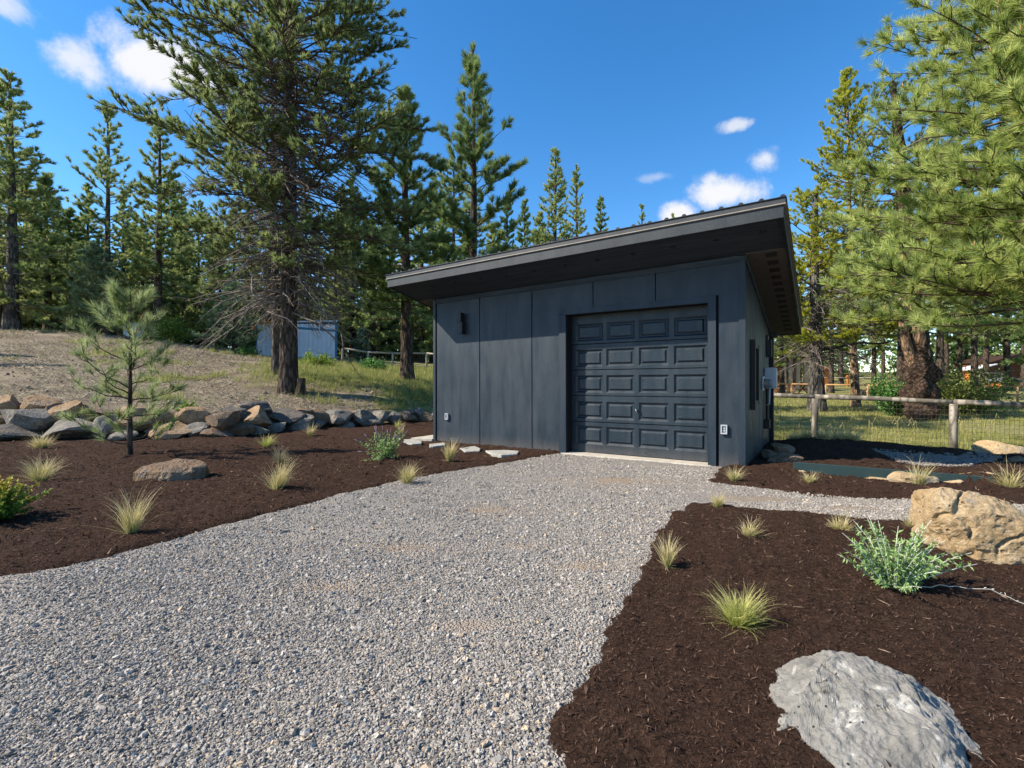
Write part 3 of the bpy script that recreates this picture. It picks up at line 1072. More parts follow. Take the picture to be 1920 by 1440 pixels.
# ------------------------------------------------------------------ blades, tufts and leaves
def blades(n, base, spread, length, tilt, droop, width, r, seg=5, tint=(0.0, 1.0), az=None, z0=0.0, tseed=0.35):
    """n arching strips growing from around base"""
    az = r.uniform(0, 2 * np.pi, n) if az is None else az
    L_ = length * r.uniform(0.55, 1.1, n)
    th = np.abs(r.normal(0, tilt, n)) + 0.05
    br = spread * np.sqrt(r.random(n))
    bx, by = base[0] + br * np.cos(az), base[1] + br * np.sin(az)
    t = np.linspace(0, 1, seg)
    dr = droop * r.uniform(0.4, 1.6, n)
    ang = th[:, None] + dr[:, None] * t[None] ** 1.5
    ds = L_[:, None] / (seg - 1)
    hx = np.concatenate([np.zeros((n, 1)), np.cumsum(np.sin(ang[:, :-1]) * ds, 1)], 1)
    hz = np.concatenate([np.zeros((n, 1)), np.cumsum(np.cos(ang[:, :-1]) * ds, 1)], 1)
    aw = az[:, None] + r.normal(0, 0.55, n)[:, None] * t[None] ** 1.5
    cx, sx = np.cos(aw), np.sin(aw)
    P = np.stack([bx[:, None] + hx * cx, by[:, None] + hx * sx, base[2] + z0 + np.maximum(hz, 0.004 - z0)], -1)
    w = (width * (1 - t ** 1.4) + width * 0.12)[None, :, None] * 0.5
    fa = az + r.normal(0, 0.7, n)
    S = np.stack([-np.sin(fa), np.cos(fa), np.zeros(n)], 1)[:, None]
    V = np.stack([P - S * w, P + S * w], 2).reshape(-1, 3)
    b = (np.arange(n) * seg * 2)[:, None] + (np.arange(seg - 1) * 2)[None]
    Q = np.stack([b, b + 1, b + 3, b + 2], -1).reshape(-1, 4)
    ti = np.clip(tint[0] + (tint[1] - tint[0]) * t[None] + r.normal(0, tseed, n)[:, None] * 0.5, 0, 1)
    return V, Q, np.repeat(ti.reshape(-1), 2)


def needle_cloud(P, Dv, m, length, width, spread, r, tint=None, upturn=0.25):
    """m thin triangles fanning out of each tuft point P along Dv"""
    n = len(P)
    Dn = np.repeat(Dv, m, 0)
    Pn = np.repeat(P, m, 0)
    k = n * m
    rd = r.normal(0, 1, (k, 3))
    rd -= Dn * np.sum(rd * Dn, 1)[:, None]
    rd /= np.linalg.norm(rd, axis=1)[:, None] + 1e-9
    a = r.uniform(0.15, spread, k)
    d = Dn * np.cos(a)[:, None] + rd * np.sin(a)[:, None]
    d[:, 2] += upturn * 0.3
    d /= np.linalg.norm(d, axis=1)[:, None]
    ln = length * r.uniform(0.65, 1.1, k)
    s = np.cross(d, r.normal(0, 1, (k, 3)))
    s /= np.linalg.norm(s, axis=1)[:, None] + 1e-9
    back = r.uniform(0, 0.5, k)[:, None] * length
    b0 = Pn - Dn * back
    V = np.stack([b0 - s * width * 0.5, b0 + s * width * 0.5, b0 + d * ln[:, None]], 1).reshape(-1, 3)
    T = np.arange(k * 3).reshape(-1, 3)
    tt = np.repeat(r.random(n) if tint is None else tint, m) + r.normal(0, 0.12, k)
    return V, T, np.repeat(np.clip(tt, 0, 1), 3)


def leaf_cloud(P, Dv, length, width, r, tint=None, fold=0.25):
    """one folded four-triangle leaf at each point P pointing along Dv"""
    n = len(P)
    d = Dv / (np.linalg.norm(Dv, axis=1)[:, None] + 1e-9)
    s = np.cross(d, r.normal(0, 1, (n, 3)) * 0.5 + np.array([0, 0, 1.0]))
    s /= np.linalg.norm(s, axis=1)[:, None] + 1e-9
    nn = np.cross(s, d)
    ln = (length * r.uniform(0.6, 1.2, n))[:, None]
    wd = ln * width / length
    mid = P + d * ln * 0.45
    V = np.stack([P, mid - s * wd * 0.5 + nn * wd * fold, P + d * ln - nn * ln * 0.1, mid + s * wd * 0.5 + nn * wd * fold, mid], 1).reshape(-1, 3)
    i = np.arange(n) * 5
    T = np.concatenate([np.stack([i, i + 4, i + 1], 1), np.stack([i + 1, i + 4, i + 2], 1), np.stack([i + 2, i + 4, i + 3], 1), np.stack([i + 3, i + 4, i], 1)])
    t = r.random(n) if tint is None else np.clip(tint + r.normal(0, 0.15, n), 0, 1)
    return V, T, np.repeat(t, 5)


# ------------------------------------------------------------------ pines
def trunk_mesh(name, H, r0, r, lean=(0, 0), flare=0.35, sides=14, rings=26, bumpy=0.05, knob=0.0, taper=0.85, bend=0.0):
    t = np.linspace(0, 1, rings) ** 1.3
    z = t * H
    ph = r.uniform(0, 6.28)
    cxs = lean[0] * t + bend * np.sin(t * 4 + ph) * H * 0.01
    cys = lean[1] * t + bend * np.cos(t * 3 + ph) * H * 0.01
    rad = r0 * (1 - taper * t) * (1 + flare * np.exp(-z / (r0 * 2.2)))
    a = np.arange(sides) * 2 * np.pi / sides
    X = cxs[:, None] + rad[:, None] * np.cos(a)[None]
    Y = cys[:, None] + rad[:, None] * np.sin(a)[None]
    Zm = np.broadcast_to(z[:, None], X.shape).copy()
    P = np.stack([X.ravel(), Y.ravel(), Zm.ravel()], 1)
    n = (fbm(P * np.array([3.0, 3.0, 1.2]) / max(r0 * 3, 0.3) + 40 * r.random(), 3) - 0.5) * 2
    off = bumpy * n
    if knob:
        k = vnoise(P * 3.6 + 7)
        off = off + knob * sstep(k, 0.45, 0.8) * np.exp(-((P[:, 2] - 1.25) / 1.35) ** 2) + knob * 0.35 * (vnoise(P * 9) - 0.4)
    nx, ny = np.tile(np.cos(a), rings), np.tile(np.sin(a), rings)
    P[:, 0] += nx * off * r0 * 3
    P[:, 1] += ny * off * r0 * 3
    P[:sides, 2] -= 0.25
    i = np.arange(rings - 1)[:, None] * sides
    j = np.arange(sides)[None]
    k = (j + 1) % sides
    Q = np.stack([i + j, i + k, i + sides + k, i + sides + j], -1).reshape(-1, 4)
    return raw_mesh(name, P, [Q], None, True), (lambda zz: (float(np.interp(zz, z, cxs)), float(np.interp(zz, z, cys)), float(np.interp(zz, z, rad))))


def pine(name, base, H, r0, cb, Rc, label, cat='pine tree', group=None, seed=0, needles='needles_mid', bark='bark_main', gap=0.45, nb=4, prof='cone',
         e=(-0.25, 0.7), nl=0.17, nw=0.02, m=14, step=0.28, spread=1.0, dead=0, lean=(0, 0), tw=1.0, bend=0.4, knob=0.0, sides=14, az_fn=None, curl=0.35, candles=False,
         density=1.0, dead_len=1.0, tris=45000, limb=1.0, clump=0.55, clump_f=1.0, clear=0.18, irr=0.0, flare=0.35, taper=0.85, rot=0.0, dead_zone=None):
    r = np.random.default_rng(seed + 100)
    root = empty(name, base, rot, label=label, cat=cat, group=group)
    tm, axis = trunk_mesh('trunk', H, r0, r, lean, flare, sides, 40 if knob else 26, 0.05, knob, taper, bend)
    link('trunk', tm, M[bark], root)
    lim = MB()
    ddm = MB()
    TP, TD, TT = [], [], []
    CP = []
    z = cb
    while z < H - 0.1:
        t = (z - cb) / (H - cb)
        if prof == 'cone':
            pr = (1 - t) ** 0.8 * (0.75 + 0.25 * min(1, t * 5))
        elif prof == 'round':
            pr = math.sin(math.pi * min(1, 0.18 + 0.82 * t)) ** 0.6 * (1 - 0.35 * t)
        elif prof == 'wide':
            pr = (1 - t) ** 0.5
        elif prof == 'column':
            pr = min(1, (1 - t) * 2.0) ** 0.8
        else:
            pr = (1 - t) ** 0.55
        k = max(2, int(round(nb + r.normal(0, 0.6))))
        a0 = r.uniform(0, 6.28)
        for b in range(k):
            az = a0 + b * 2 * math.pi / k + r.normal(0, 0.25)
            if az_fn is not None:
                az = az_fn(az, r)
                if az is None:
                    continue
            zz = z + r.uniform(-0.5, 0.5) * gap
            if zz > H - 0.08:
                continue
            if r.random() < irr:
                continue
            L_ = max(0.18, Rc * pr * r.uniform(0.65 - irr * 0.8, 1.12))
            el = e[0] + (e[1] - e[0]) * t + r.normal(0, 0.12)
            cxx, cyy, rr = axis(zz)
            n = 6
            s = np.linspace(0, 1, n)
            ca, sa = math.cos(az), math.sin(az)
            wob = np.cumsum(r.normal(0, 0.05, n)) * L_
            hx = s * L_ * math.cos(el)
            hz = s * L_ * math.sin(el) + curl * L_ * (s ** 2) * 0.5 + np.cumsum(r.normal(0, 0.02, n)) * L_
            wob[0] = 0
            Pb = np.stack([cxx + hx * ca - wob * sa, cyy + hx * sa + wob * ca, zz + hz], 1)
            rb = min(rr * 0.5, (0.009 + 0.0105 * L_) * limb)
            lim.tube(Pb, rb * (1 - 0.8 * s), 5 if L_ > 1 else 4, cap=False)
            nt = max(4, int(L_ / 0.17 * tw))
            for q in np.linspace(clear if L_ > 1 else max(clear, 0.3), 1.0, nt):
                f = q * (n - 1)
                i0 = min(int(f), n - 2)
                pb = Pb[i0] + (Pb[i0 + 1] - Pb[i0]) * (f - i0)
                db = Pb[i0 + 1] - Pb[i0]
                db /= np.linalg.norm(db) + 1e-9
                if r.random() > density * (0.45 + 0.55 * min(1, q * 1.6)):
                    continue
                sd = np.array([-sa, ca, 0]) * (1 if r.random() < 0.5 else -1)
                dt = db * r.uniform(0.5, 0.95) + sd * (r.uniform(0.3, 1.0) if q < 0.97 else 0.05) + np.array([0, 0, r.normal(0.18, 0.28)])
                dt /= np.linalg.norm(dt)
                tl = (0.14 + L_ * 0.24 * (1.15 - q)) * r.uniform(0.6, 1.2)
                tip = pb + dt * tl
                tip[2] += tl * 0.15
                lim.tube(np.array([pb, (pb + tip) / 2 + r.normal(0, 0.03, 3) * tl, tip]), np.array([0.4, 0.3, 0.18]) * rb + 0.002, 3, cap=False)
                ns = max(2, int(tl / step) + 1)
                tn = np.clip(r.normal(0.5, 0.22), 0, 1)
                for g in np.linspace(1.0, 0.3, ns):
                    TP.append(pb + (tip - pb) * g + r.normal(0, 0.03, 3))
                    TD.append(dt + np.array([0, 0, 0.35]))
                    TT.append(np.clip(tn + r.normal(0, 0.1), 0, 1))
                if candles and r.random() < 0.12:
                    CP.append(tip)
        z += gap * r.uniform(0.8, 1.2)
    for q in range(3):
        TP.append(np.array([lean[0], lean[1], H - 0.04 - 0.1 * q]))
        TD.append(np.array([0, 0, 1.0]))
        TT.append(0.6)
    if dead:
        z0, z1 = dead_zone or (cb * 0.3, cb + 0.35 * (H - cb))
        for q in range(dead):
            zz = r.uniform(z0, z1)
            cxx, cyy, rr = axis(zz)
            az = r.uniform(0, 6.28)
            L_ = dead_len * r.uniform(0.4, 1.0) * Rc * 0.75
            n = 6
            s = np.linspace(0, 1, n)
            el = r.normal(0.1, 0.25)
            wob = np.cumsum(r.normal(0, 0.08, n)) * L_
            wob[0] = 0
            Pb = np.stack([cxx + s * L_ * math.cos(az) - wob * math.sin(az), cyy + s * L_ * math.sin(az) + wob * math.cos(az),
                           zz + s * L_ * math.sin(el) - 0.45 * L_ * s ** 2 + np.cumsum(r.normal(0, 0.03, n)) * L_], 1)
            ddm.tube(Pb, (0.008 + 0.010 * L_) * (1 - 0.8 * s) + 0.002, 4, cap=False)
            for w_ in range(int(4 + 4.5 * L_)):
                f = r.uniform(0.2, 0.98) * (n - 1)
                i0 = min(int(f), n - 2)
                pb = Pb[i0] + (Pb[i0 + 1] - Pb[i0]) * (f - i0)
                dv = r.normal(0, 1, 3) * np.array([1, 1, 0.7]) + np.array([math.cos(az), math.sin(az), -0.3])
                dv /= np.linalg.norm(dv)
                tl = r.uniform(0.15, 0.75)
                e2 = pb + dv * tl
                e2[2] -= tl * 0.25
                ddm.tube(np.array([pb, pb + dv * tl * 0.55 + r.normal(0, 0.04, 3), e2]), [0.007, 0.005, 0.002], 3, cap=False)
    link('limbs', lim.mesh('limbs', True), M['twig'] if bark != 'bark_grey' else M['dead_wood'], root, kind='stuff')
    if dead:
        link('dead_branches', ddm.mesh('dead_branches', True), M['dead_wood'], root, kind='stuff')
    TP, TD, TT = np.array(TP), np.array(TD), np.array(TT)
    if clump:
        cn = fbm(TP * np.array([0.9, 0.9, 1.3]) * clump_f + seed * 7.7, 2)
        kk = (cn > 0.5 - 0.16 * (1 - clump)) | (r.random(len(TP)) < 1 - clump)
        TP, TD, TT = TP[kk], TD[kk], TT[kk]
    TD /= np.linalg.norm(TD, axis=1)[:, None]
    tris, nw = tris * 0.8, nw * 1.12
    m = max(5, int(round(tris / len(TP))))
    V, T, A = needle_cloud(TP, TD, m, nl, nw, spread, r, TT)
    link('crown', raw_mesh('crown', V, [T], {'tint': A}), M[needles], root, kind='stuff')
    if CP:
        cd = MB()
        for p in CP:
            p = np.array(p)
            cd.tube(np.array([p, p + np.array([r.normal(0, .012), r.normal(0, .012), 0.06]), p + np.array([r.normal(0, .02), r.normal(0, .02), 0.13])]), [0.011, 0.013, 0.004], 5)
        cd.build('candles', M['candle'], root, smooth=True, kind='stuff')
    return root


def copy_tree(src, loc, rz, scale, label, group):
    c = src.copy()
    C.objects.link(c)
    c.location = loc
    c.rotation_euler = (0, 0, rz)
    c.scale = scale if isinstance(scale, tuple) else (scale,) * 3
    tag(c, label, None, group)
    for ch in list(src.children):
        d = ch.copy()
        C.objects.link(d)
        d.parent = c
    return c


def on_ground(px, Z, sink=0.05):
    x = (px - 960) / F * Z
    return (x, Z, gz(x, Z) - sink)


def top_h(py, Z, base):
    return EYE - (py - HY) * Z / F - base[2]
# ------------------------------------------------------------------ the garage
ROT_G = math.atan2(U2[1], U2[0])
garage = empty('garage', (L2[0], L2[1], 0), ROT_G, label='small dark blue-grey garage with sloping metal roof beside the gravel driveway', cat='garage')


def roof_z(x, y):
    return 3.165 + 0.0145 * x - 0.2 * y


def slab(mb, x0, x1, y0, y1, o0, o1):
    V = [(x, y, roof_z(x, y) + o) for o in (o0, o1) for y in (y0, y1) for x in (x0, x1)]
    return mb.add(V, Q=[(0, 2, 3, 1), (4, 5, 7, 6), (0, 1, 5, 4), (2, 6, 7, 3), (0, 4, 6, 2), (1, 3, 7, 5)])


def part(name, mb, mat, bevel=0.004, parent=None, **kw):
    return mb.build(name, mat, parent or garage, bevel=bevel, **kw)


TZ = 2.68          # top of door surround
RX0, RX1, RY0, RY1 = -0.474, W + 0.594, -0.95, D + 0.55
tp = lambda x, y=0.0: roof_z(x, y) - 0.012
for poly in ([(0.085, 0.0), (1.254, 0.0), (1.254, tp(1.26)), (0.085, tp(0.066))],
             [(1.275, 0.0), (2.517, 0.0), (2.517, tp(2.523)), (1.275, tp(1.27))]):
    part('siding_panel', MB().prism(poly, 0.0, 0.02), M['siding'])
for rects in ([(2.538, 3.13, 0.0, TZ), (2.538, 3.791, TZ, None)], [(3.811, 4.910, TZ + 0.004, None)],
              [(4.930, 6.19, TZ + 0.004, None), (5.905, 6.19, 0.0, TZ + 0.004)]):
    mb = MB()
    for x0, x1, z0, z1 in rects:
        mb.prism([(x0, z0), (x1, z0), (x1, z1 or tp(x1)), (x0, z1 or tp(x0))], 0.0, 0.02)
    part('siding_panel', mb, M['siding'])
# dark core behind the panels, with the door opening left free
core = MB().box(0.02, 3.27, 0.022, 0.10, 0.0, 3.10).box(5.752, W - 0.02, 0.022, 0.10, 0, 3.16).box(3.27, 5.752, 0.022, 0.10, 2.58, 3.14)
core.box(0.02, 0.06, 0.1, D - 0.02, 0, 2.40).box(W - 0.06, W - 0.022, 0.1, D - 0.02, 0, 2.48).box(0.02, W - 0.02, D - 0.06, D - 0.02, 0, 2.40)
core.box(3.19, 3.268, 0.1, 0.34, 0, 2.62).box(5.754, 5.83, 0.1, 0.34, 0, 2.62).box(3.19, 5.83, 0.1, 0.34, 2.582, 2.66)  # door jambs and head, their shade painted in with the near-black colour
part('wall', core, M['gap'], 0)
part('corner_trim', MB().prism([(-0.008, -0.02), (0.056, -0.02), (0.056, tp(0.05)), (-0.008, tp(0))], -0.022, 0.07), M['trim'], 0.006)
part('corner_trim', MB().prism([(6.194, -0.03), (W + 0.006, -0.03), (W + 0.006, tp(W)), (6.194, tp(6.19))], -0.022, 0.05), M['trim'], 0.006)
part('frieze_board', MB().prism([(0.06, roof_z(0.06, 0) - 0.095), (6.19, roof_z(6.19, 0) - 0.095), (6.19, roof_z(6.19, 0) - 0.002), (0.06, roof_z(0.06, 0) - 0.002)], -0.018, -0.001), M['soffit'], 0.003)
# door surround
part('door_trim', MB().prism([(3.136, -0.01), (3.27, -0.01), (3.27, 2.575), (3.136, 2.575)], -0.032, 0.021), M['trim'], 0.006)
part('door_trim', MB().prism([(5.752, -0.02), (5.868, -0.02), (5.868, 2.575), (5.752, 2.575)], -0.032, 0.021), M['trim'], 0.006)
part('door_trim', MB().prism([(3.12, 2.577), (5.868, 2.577), (5.868, TZ), (3.12, TZ)], -0.038, 0.021), M['trim'], 0.006)
part('threshold', MB().box(3.22, 5.80, -0.11, 0.34, -0.12, 0.03), M['concrete'], 0.008)
for bx_ in ((0.03, 3.18, -0.012, 0.2, -0.2, -0.002), (5.84, W - 0.02, -0.012, 0.2, -0.2, -0.032), (W - 0.2, W - 0.01, 0.21, D - 0.03, -0.2, -0.002), (0.02, 0.2, 0.21, D - 0.03, -0.2, -0.002)):
    part('foundation', MB().box(*bx_), M['concrete'], 0.004)
# overhead door: five sections of four raised panels
door = empty('garage_door', (0, 0.215, 0))
door.parent = garage
zb = [0.034, 0.602, 1.085, 1.563, 2.040, 2.585]
cols = [(3.36, 3.90), (3.965, 4.49), (4.565, 5.085), (5.165, 5.69)]
for i in range(5):
    z0, z1 = zb[i] + 0.007, zb[i + 1] - 0.007
    p0 = (0.19 if i == 0 else zb[i] + 0.055)
    p1 = p0 + (0.32 if i else 0.335)
    mb = MB()
    mb.box(3.272, 5.75, 0.0, 0.035, z0, p0).box(3.272, 5.75, 0.0, 0.035, p1, z1)
    xs = [3.272] + [x for c in cols for x in c] + [5.75]
    for k in range(0, len(xs), 2):
        mb.box(xs[k], xs[k + 1], 0.0, 0.035, p0, p1)
    mb.build('door_section', M['door'], door)
    for x0, x1 in cols:
        V, Q = [], []
        for ins, dep in ((0, 0.0), (0.034, 0.028), (0.046, 0.028), (0.074, 0.004)):
            V += [(x0 + ins, dep, p0 + ins), (x1 - ins, dep, p0 + ins), (x1 - ins, dep, p1 - ins), (x0 + ins, dep, p1 - ins)]
        for k in range(3):
            for j in range(4):
                a, b = k * 4 + j, k * 4 + (j + 1) % 4
                Q.append((a, b, b + 4, a + 4))
        Q.append((12, 13, 14, 15))
        MB().add(V, Q=Q).build('door_panel', M['door'], door)
hd = MB().tube([(4.525, -0.002, 0.845), (4.525, -0.035, 0.845)], 0.022, 12).tube([(4.525, -0.035, 0.875), (4.53, -0.05, 0.845), (4.545, -0.045, 0.80)], [0.009, 0.010, 0.008], 8)
hd.build('handle', M['steel'], door, smooth=True)
MB().box(3.272, 5.75, 0.036, 0.04, 0.02, 2.585).build('door_back', M['gap'], door)
# side wall (towards the fence), the far side and the back
sy = [0.05, 1.240, 2.465, D]
for a, b in zip(sy[:-1], sy[1:]):
    a2, b2 = a + 0.010, b - 0.010
    V = [(x, y, z) for x in (W - 0.018, W) for y, z in ((a2, 0.0), (b2, 0.0), (b2, tp(W, b2)), (a2, tp(W, a2)))]
    part('siding_panel', MB().add(V, Q=[(0, 3, 2, 1), (4, 5, 6, 7), (0, 1, 5, 4), (1, 2, 6, 5), (2, 3, 7, 6), (3, 0, 4, 7)]), M['siding'])
    V = [(x, y, z) for x in (0.0, 0.018) for y, z in ((a2 + 0.02, 0.0), (b2, 0.0), (b2, tp(0, b2)), (a2 + 0.02, tp(0, a2)))]
    part('siding_panel', MB().add(V, Q=[(0, 3, 2, 1), (4, 5, 6, 7), (0, 1, 5, 4), (1, 2, 6, 5), (2, 3, 7, 6), (3, 0, 4, 7)]), M['siding'])
part('siding_panel', MB().prism([(0, 0), (W, 0), (W, tp(W, D + 0.02)), (0, tp(0, D + 0.02))], D + 0.002, D + 0.02), M['siding'])
part('corner_trim', MB().box(W - 0.05, W + 0.016, D - 0.07, D + 0.03, -0.02, 2.44), M['trim'])
fb = MB()
V = [(x, y, roof_z(x, y) + o) for x in (W + 0.003, W + 0.022) for y, o in ((-0.02, -0.10), (D, -0.10), (D, -0.003), (-0.02, -0.003))]
fb.add(V, Q=[(0, 3, 2, 1), (4, 5, 6, 7), (0, 1, 5, 4), (1, 2, 6, 5), (2, 3, 7, 6), (3, 0, 4, 7)])
part('frieze_board', fb, M['soffit'], 0.003)
# roof
part('soffit', slab(slab(MB(), RX0 + 0.05, RX1 - 0.05, RY0 + 0.05, -0.024, 0.012, 0.03), 0.0, W, 0.0, D + 0.02, 0.012, 0.03), M['soffit'], 0)
sof = MB()
slab(sof, W + 0.003, RX1 - 0.05, -0.022, RY1 - 0.05, 0.004, 0.022)
slab(sof, RX0 + 0.05, -0.003, -0.022, RY1 - 0.05, 0.004, 0.022)
slab(sof, 0.0, W, D + 0.024, RY1 - 0.05, 0.006, 0.022)
part('side_soffit', sof, M['side_soffit'], 0)
fas = slab(MB(), RX0 + 0.022, RX1 - 0.022, RY0, RY0 + 0.035, -0.012, 0.148)
part('fascia_board', fas, M['fascia'], 0.004)
part('fascia_board', slab(MB(), RX1 - 0.055, RX1 - 0.020, RY0 + 0.037, RY1, -0.010, 0.148), M['trim'], 0.004)
part('fascia_board', slab(MB(), RX0 + 0.020, RX0 + 0.055, RY0 + 0.037, RY1, -0.010, 0.148), M['trim'], 0.004)
part('fascia_board', slab(MB(), RX0 + 0.057, RX1 - 0.057, RY1 - 0.035, RY1 - 0.002, -0.010, 0.148), M['trim'], 0.004)
part('soffit_trim', slab(slab(MB(), RX0 + 0.06, RX1 - 0.06, RY0 + 0.037, RY0 + 0.075, -0.004, 0.012), RX1 - 0.095, RX1 - 0.058, RY0 + 0.08, -0.03, -0.004, 0.012), M['trim'], 0.002)
part('drip_edge', slab(slab(MB(), RX0 - 0.004, RX1 + 0.004, RY0 - 0.024, RY0 + 0.02, 0.150, 0.162), RX1 - 0.02, RX1 + 0.01, RY0 + 0.021, RY1, 0.150, 0.158), M['drip'], 0)
part('edge_trim', slab(MB(), RX0, RX1, RY0 - 0.014, RY0 + 0.03, 0.164, 0.232), M['metal_trim'], 0.003)
part('edge_trim', slab(MB(), RX1 - 0.02, RX1 + 0.003, RY0 + 0.031, RY1, 0.160, 0.232), M['black'], 0.003)
part('edge_trim', slab(MB(), RX0 - 0.003, RX0 + 0.02, RY0 + 0.031, RY1, 0.152, 0.232), M['black'], 0.003)
part('roof', slab(MB(), RX0 - 0.02, RX1 + 0.012, RY0 - 0.03, RY1 + 0.04, 0.234, 0.244), M['roofing'], 0)
rib0 = None
for k in range(31):
    x = RX1 - 0.03 - k * 0.245
    if x < RX0 + 0.02:
        break
    if rib0 is None:
        mb = MB()
        V = [(dx, y, roof_z(0, y) + o) for y in (RY0 - 0.032, RY1 + 0.042) for dx, o in ((-0.034, 0.245), (0.034, 0.245), (0.016, 0.268), (-0.016, 0.268))]
        mb.add(V, Q=[(0, 1, 2, 3), (4, 7, 6, 5), (0, 4, 5, 1), (1, 5, 6, 2), (2, 6, 7, 3), (3, 7, 4, 0)])
        rib0 = mb.mesh('roof_rib')
    link('roof_rib', rib0, M['roofing'], garage, (x, 0, 0.0145 * x))
vent = MB().tube([(0, 0, -0.004), (0, 0, 0.012)], 0.035, 12).mesh('soffit_vent')
for k in range(11):
    x = 6.58 - k * 0.61
    link('soffit_vent', vent, M['black'], garage, (x, -0.60, roof_z(x, -0.60) + 0.003))
vs = MB()
vs.box(-0.075, 0.075, -0.075, 0.075, -0.004, 0.0)
vsm = vs.mesh('vent_screen')
for k in range(14):
    y = 0.12 + k * 0.292
    link('vent_screen', vsm, M['vent'], garage, (W + 0.34, y, roof_z(W + 0.34, y) + 0.003), (-math.atan(0.2), 0, 0))
# wall lamp, outlets, window, meter
sc = empty('wall_lamp', (0, 0, 0))
sc.parent = garage
MB().box(0.80, 0.90, -0.022, -0.001, 2.40, 2.76).build('back_plate', M['black'], sc, bevel=0.004)
MB().box(0.795, 0.865, -0.135, -0.023, 2.61, 2.81).box(0.835, 0.895, -0.125, -0.023, 2.385, 2.61).box(0.81, 0.90, -0.135, -0.023, 2.355, 2.384).box(0.735, 0.794, -0.10, -0.06, 2.63, 2.655).build('lamp_housing', M['black'], sc, bevel=0.005)


def outlet(x, z, w=0.085, h=0.135):
    e = empty('outlet', (x, 0, z))
    e.parent = garage
    mb = MB()
    mb.box(-w / 2, -w / 2 + 0.02, -0.05, -0.001, -h / 2, h / 2).box(w / 2 - 0.02, w / 2, -0.05, -0.001, -h / 2, h / 2)
    mb.box(-w / 2 + 0.02, w / 2 - 0.02, -0.05, -0.001, h / 2 - 0.022, h / 2).box(-w / 2 + 0.02, w / 2 - 0.02, -0.05, -0.001, -h / 2, -h / 2 + 0.022)
    mb.build('outlet_cover', M['white_plastic'], e, bevel=0.004)
    MB().box(-w / 2 + 0.021, w / 2 - 0.021, -0.022, -0.002, -h / 2 + 0.023, h / 2 - 0.023).build('recess', M['inner_plastic'], e)
    MB().box(-0.013, 0.013, -0.032, -0.023, -0.032, -0.004).box(-0.013, 0.013, -0.032, -0.023, 0.004, 0.032).build('socket', M['white_plastic'], e, bevel=0.003)


outlet(0.392, 0.592)
outlet(5.987, 0.598, 0.095, 0.145)
win = empty('window', (W, 0, 0))
win.parent = garage
MB().box(0.001, 0.075, 0.60, 0.67, 0.88, 2.02).box(0.001, 0.06, 1.25, 1.32, 0.95, 1.97).box(0.001, 0.05, 0.671, 1.249, 1.90, 1.97).box(0.001, 0.05, 0.671, 1.249, 0.95, 1.02).build('window_frame', M['black'], win, bevel=0.005)
MB().box(0.004, 0.012, 0.672, 1.248, 1.021, 1.899).build('window_pane', M['pane'], win)
met = empty('electric_meter', (W, 2.36, 1.31))
met.parent = garage
MB().box(0.001, 0.03, -0.10, 0.10, -0.14, 0.14).build('meter_base', M['grey_box'], met, bevel=0.01)
MB().tube([(0.03, 0, 0), (0.055, 0, 0)], 0.098, 24).build('meter_ring', M['brass'], met, bevel=0.004)
MB().tube([(0.056, 0, 0), (0.14, 0, 0), (0.165, 0, 0)], [0.085, 0.085, 0.07], 24).build('meter_glass', M['glass'], met, smooth=False)
MB().tube([(0.12, 0.09, -0.08), (0.11, 0.09, -0.4), (0.06, 0.10, -0.42)], 0.014, 8).build('meter_pipe', M['grey_box'], met, smooth=True)
bx = empty('breaker_box', (W, 2.72, 1.42))
bx.parent = garage
MB().box(0.001, 0.19, -0.02, 0.34, -0.21, 0.205).build('box_body', M['grey_box'], bx, bevel=0.012)
MB().box(0.191, 0.203, -0.01, 0.33, -0.20, 0.195).build('box_lid', M['grey_box'], bx, bevel=0.006)
part('conduit', MB().tube([(W + 0.05, 2.72, 1.205), (W + 0.05, 2.72, 0.55)], 0.03, 10).tube([(W + 0.05, 2.9, 1.205), (W + 0.05, 2.9, 0.42)], 0.02, 10), M['black'], 0)
part('junction_box', MB().box(W + 0.002, W + 0.10, 2.62, 2.80, 0.42, 0.60), M['black'], 0.008)
part('downspout', MB().box(W + 0.018, W + 0.085, D - 0.09, D - 0.02, 0.05, 2.30).box(W + 0.018, W + 0.16, D - 0.10, D - 0.01, 2.30, 2.40), M['black'], 0.008)
part('side_lamp', MB().box(W + 0.002, W + 0.10, 3.05, 3.16, 1.85, 2.2).box(W + 0.002, W + 0.04, 3.0, 3.2, 1.9, 2.3), M['black'], 0.006)
# concrete step beside the garage
pad = MB()
pc = [loc2(-0.56, -0.16), loc2(-0.014, -0.05), loc2(-0.014, 1.25), loc2(-0.60, 1.25)]
pad.add([(x, y, 0.0) for x, y in pc] + [(x, y, 0.085) for x, y in pc], Q=[(4, 5, 6, 7), (0, 1, 5, 4), (1, 2, 6, 5), (2, 3, 7, 6), (3, 0, 4, 7)])
pad.build('concrete_step', M['concrete'], bevel=0.01, label='pale concrete step slab at the outer corner of the dark garage', cat='step')
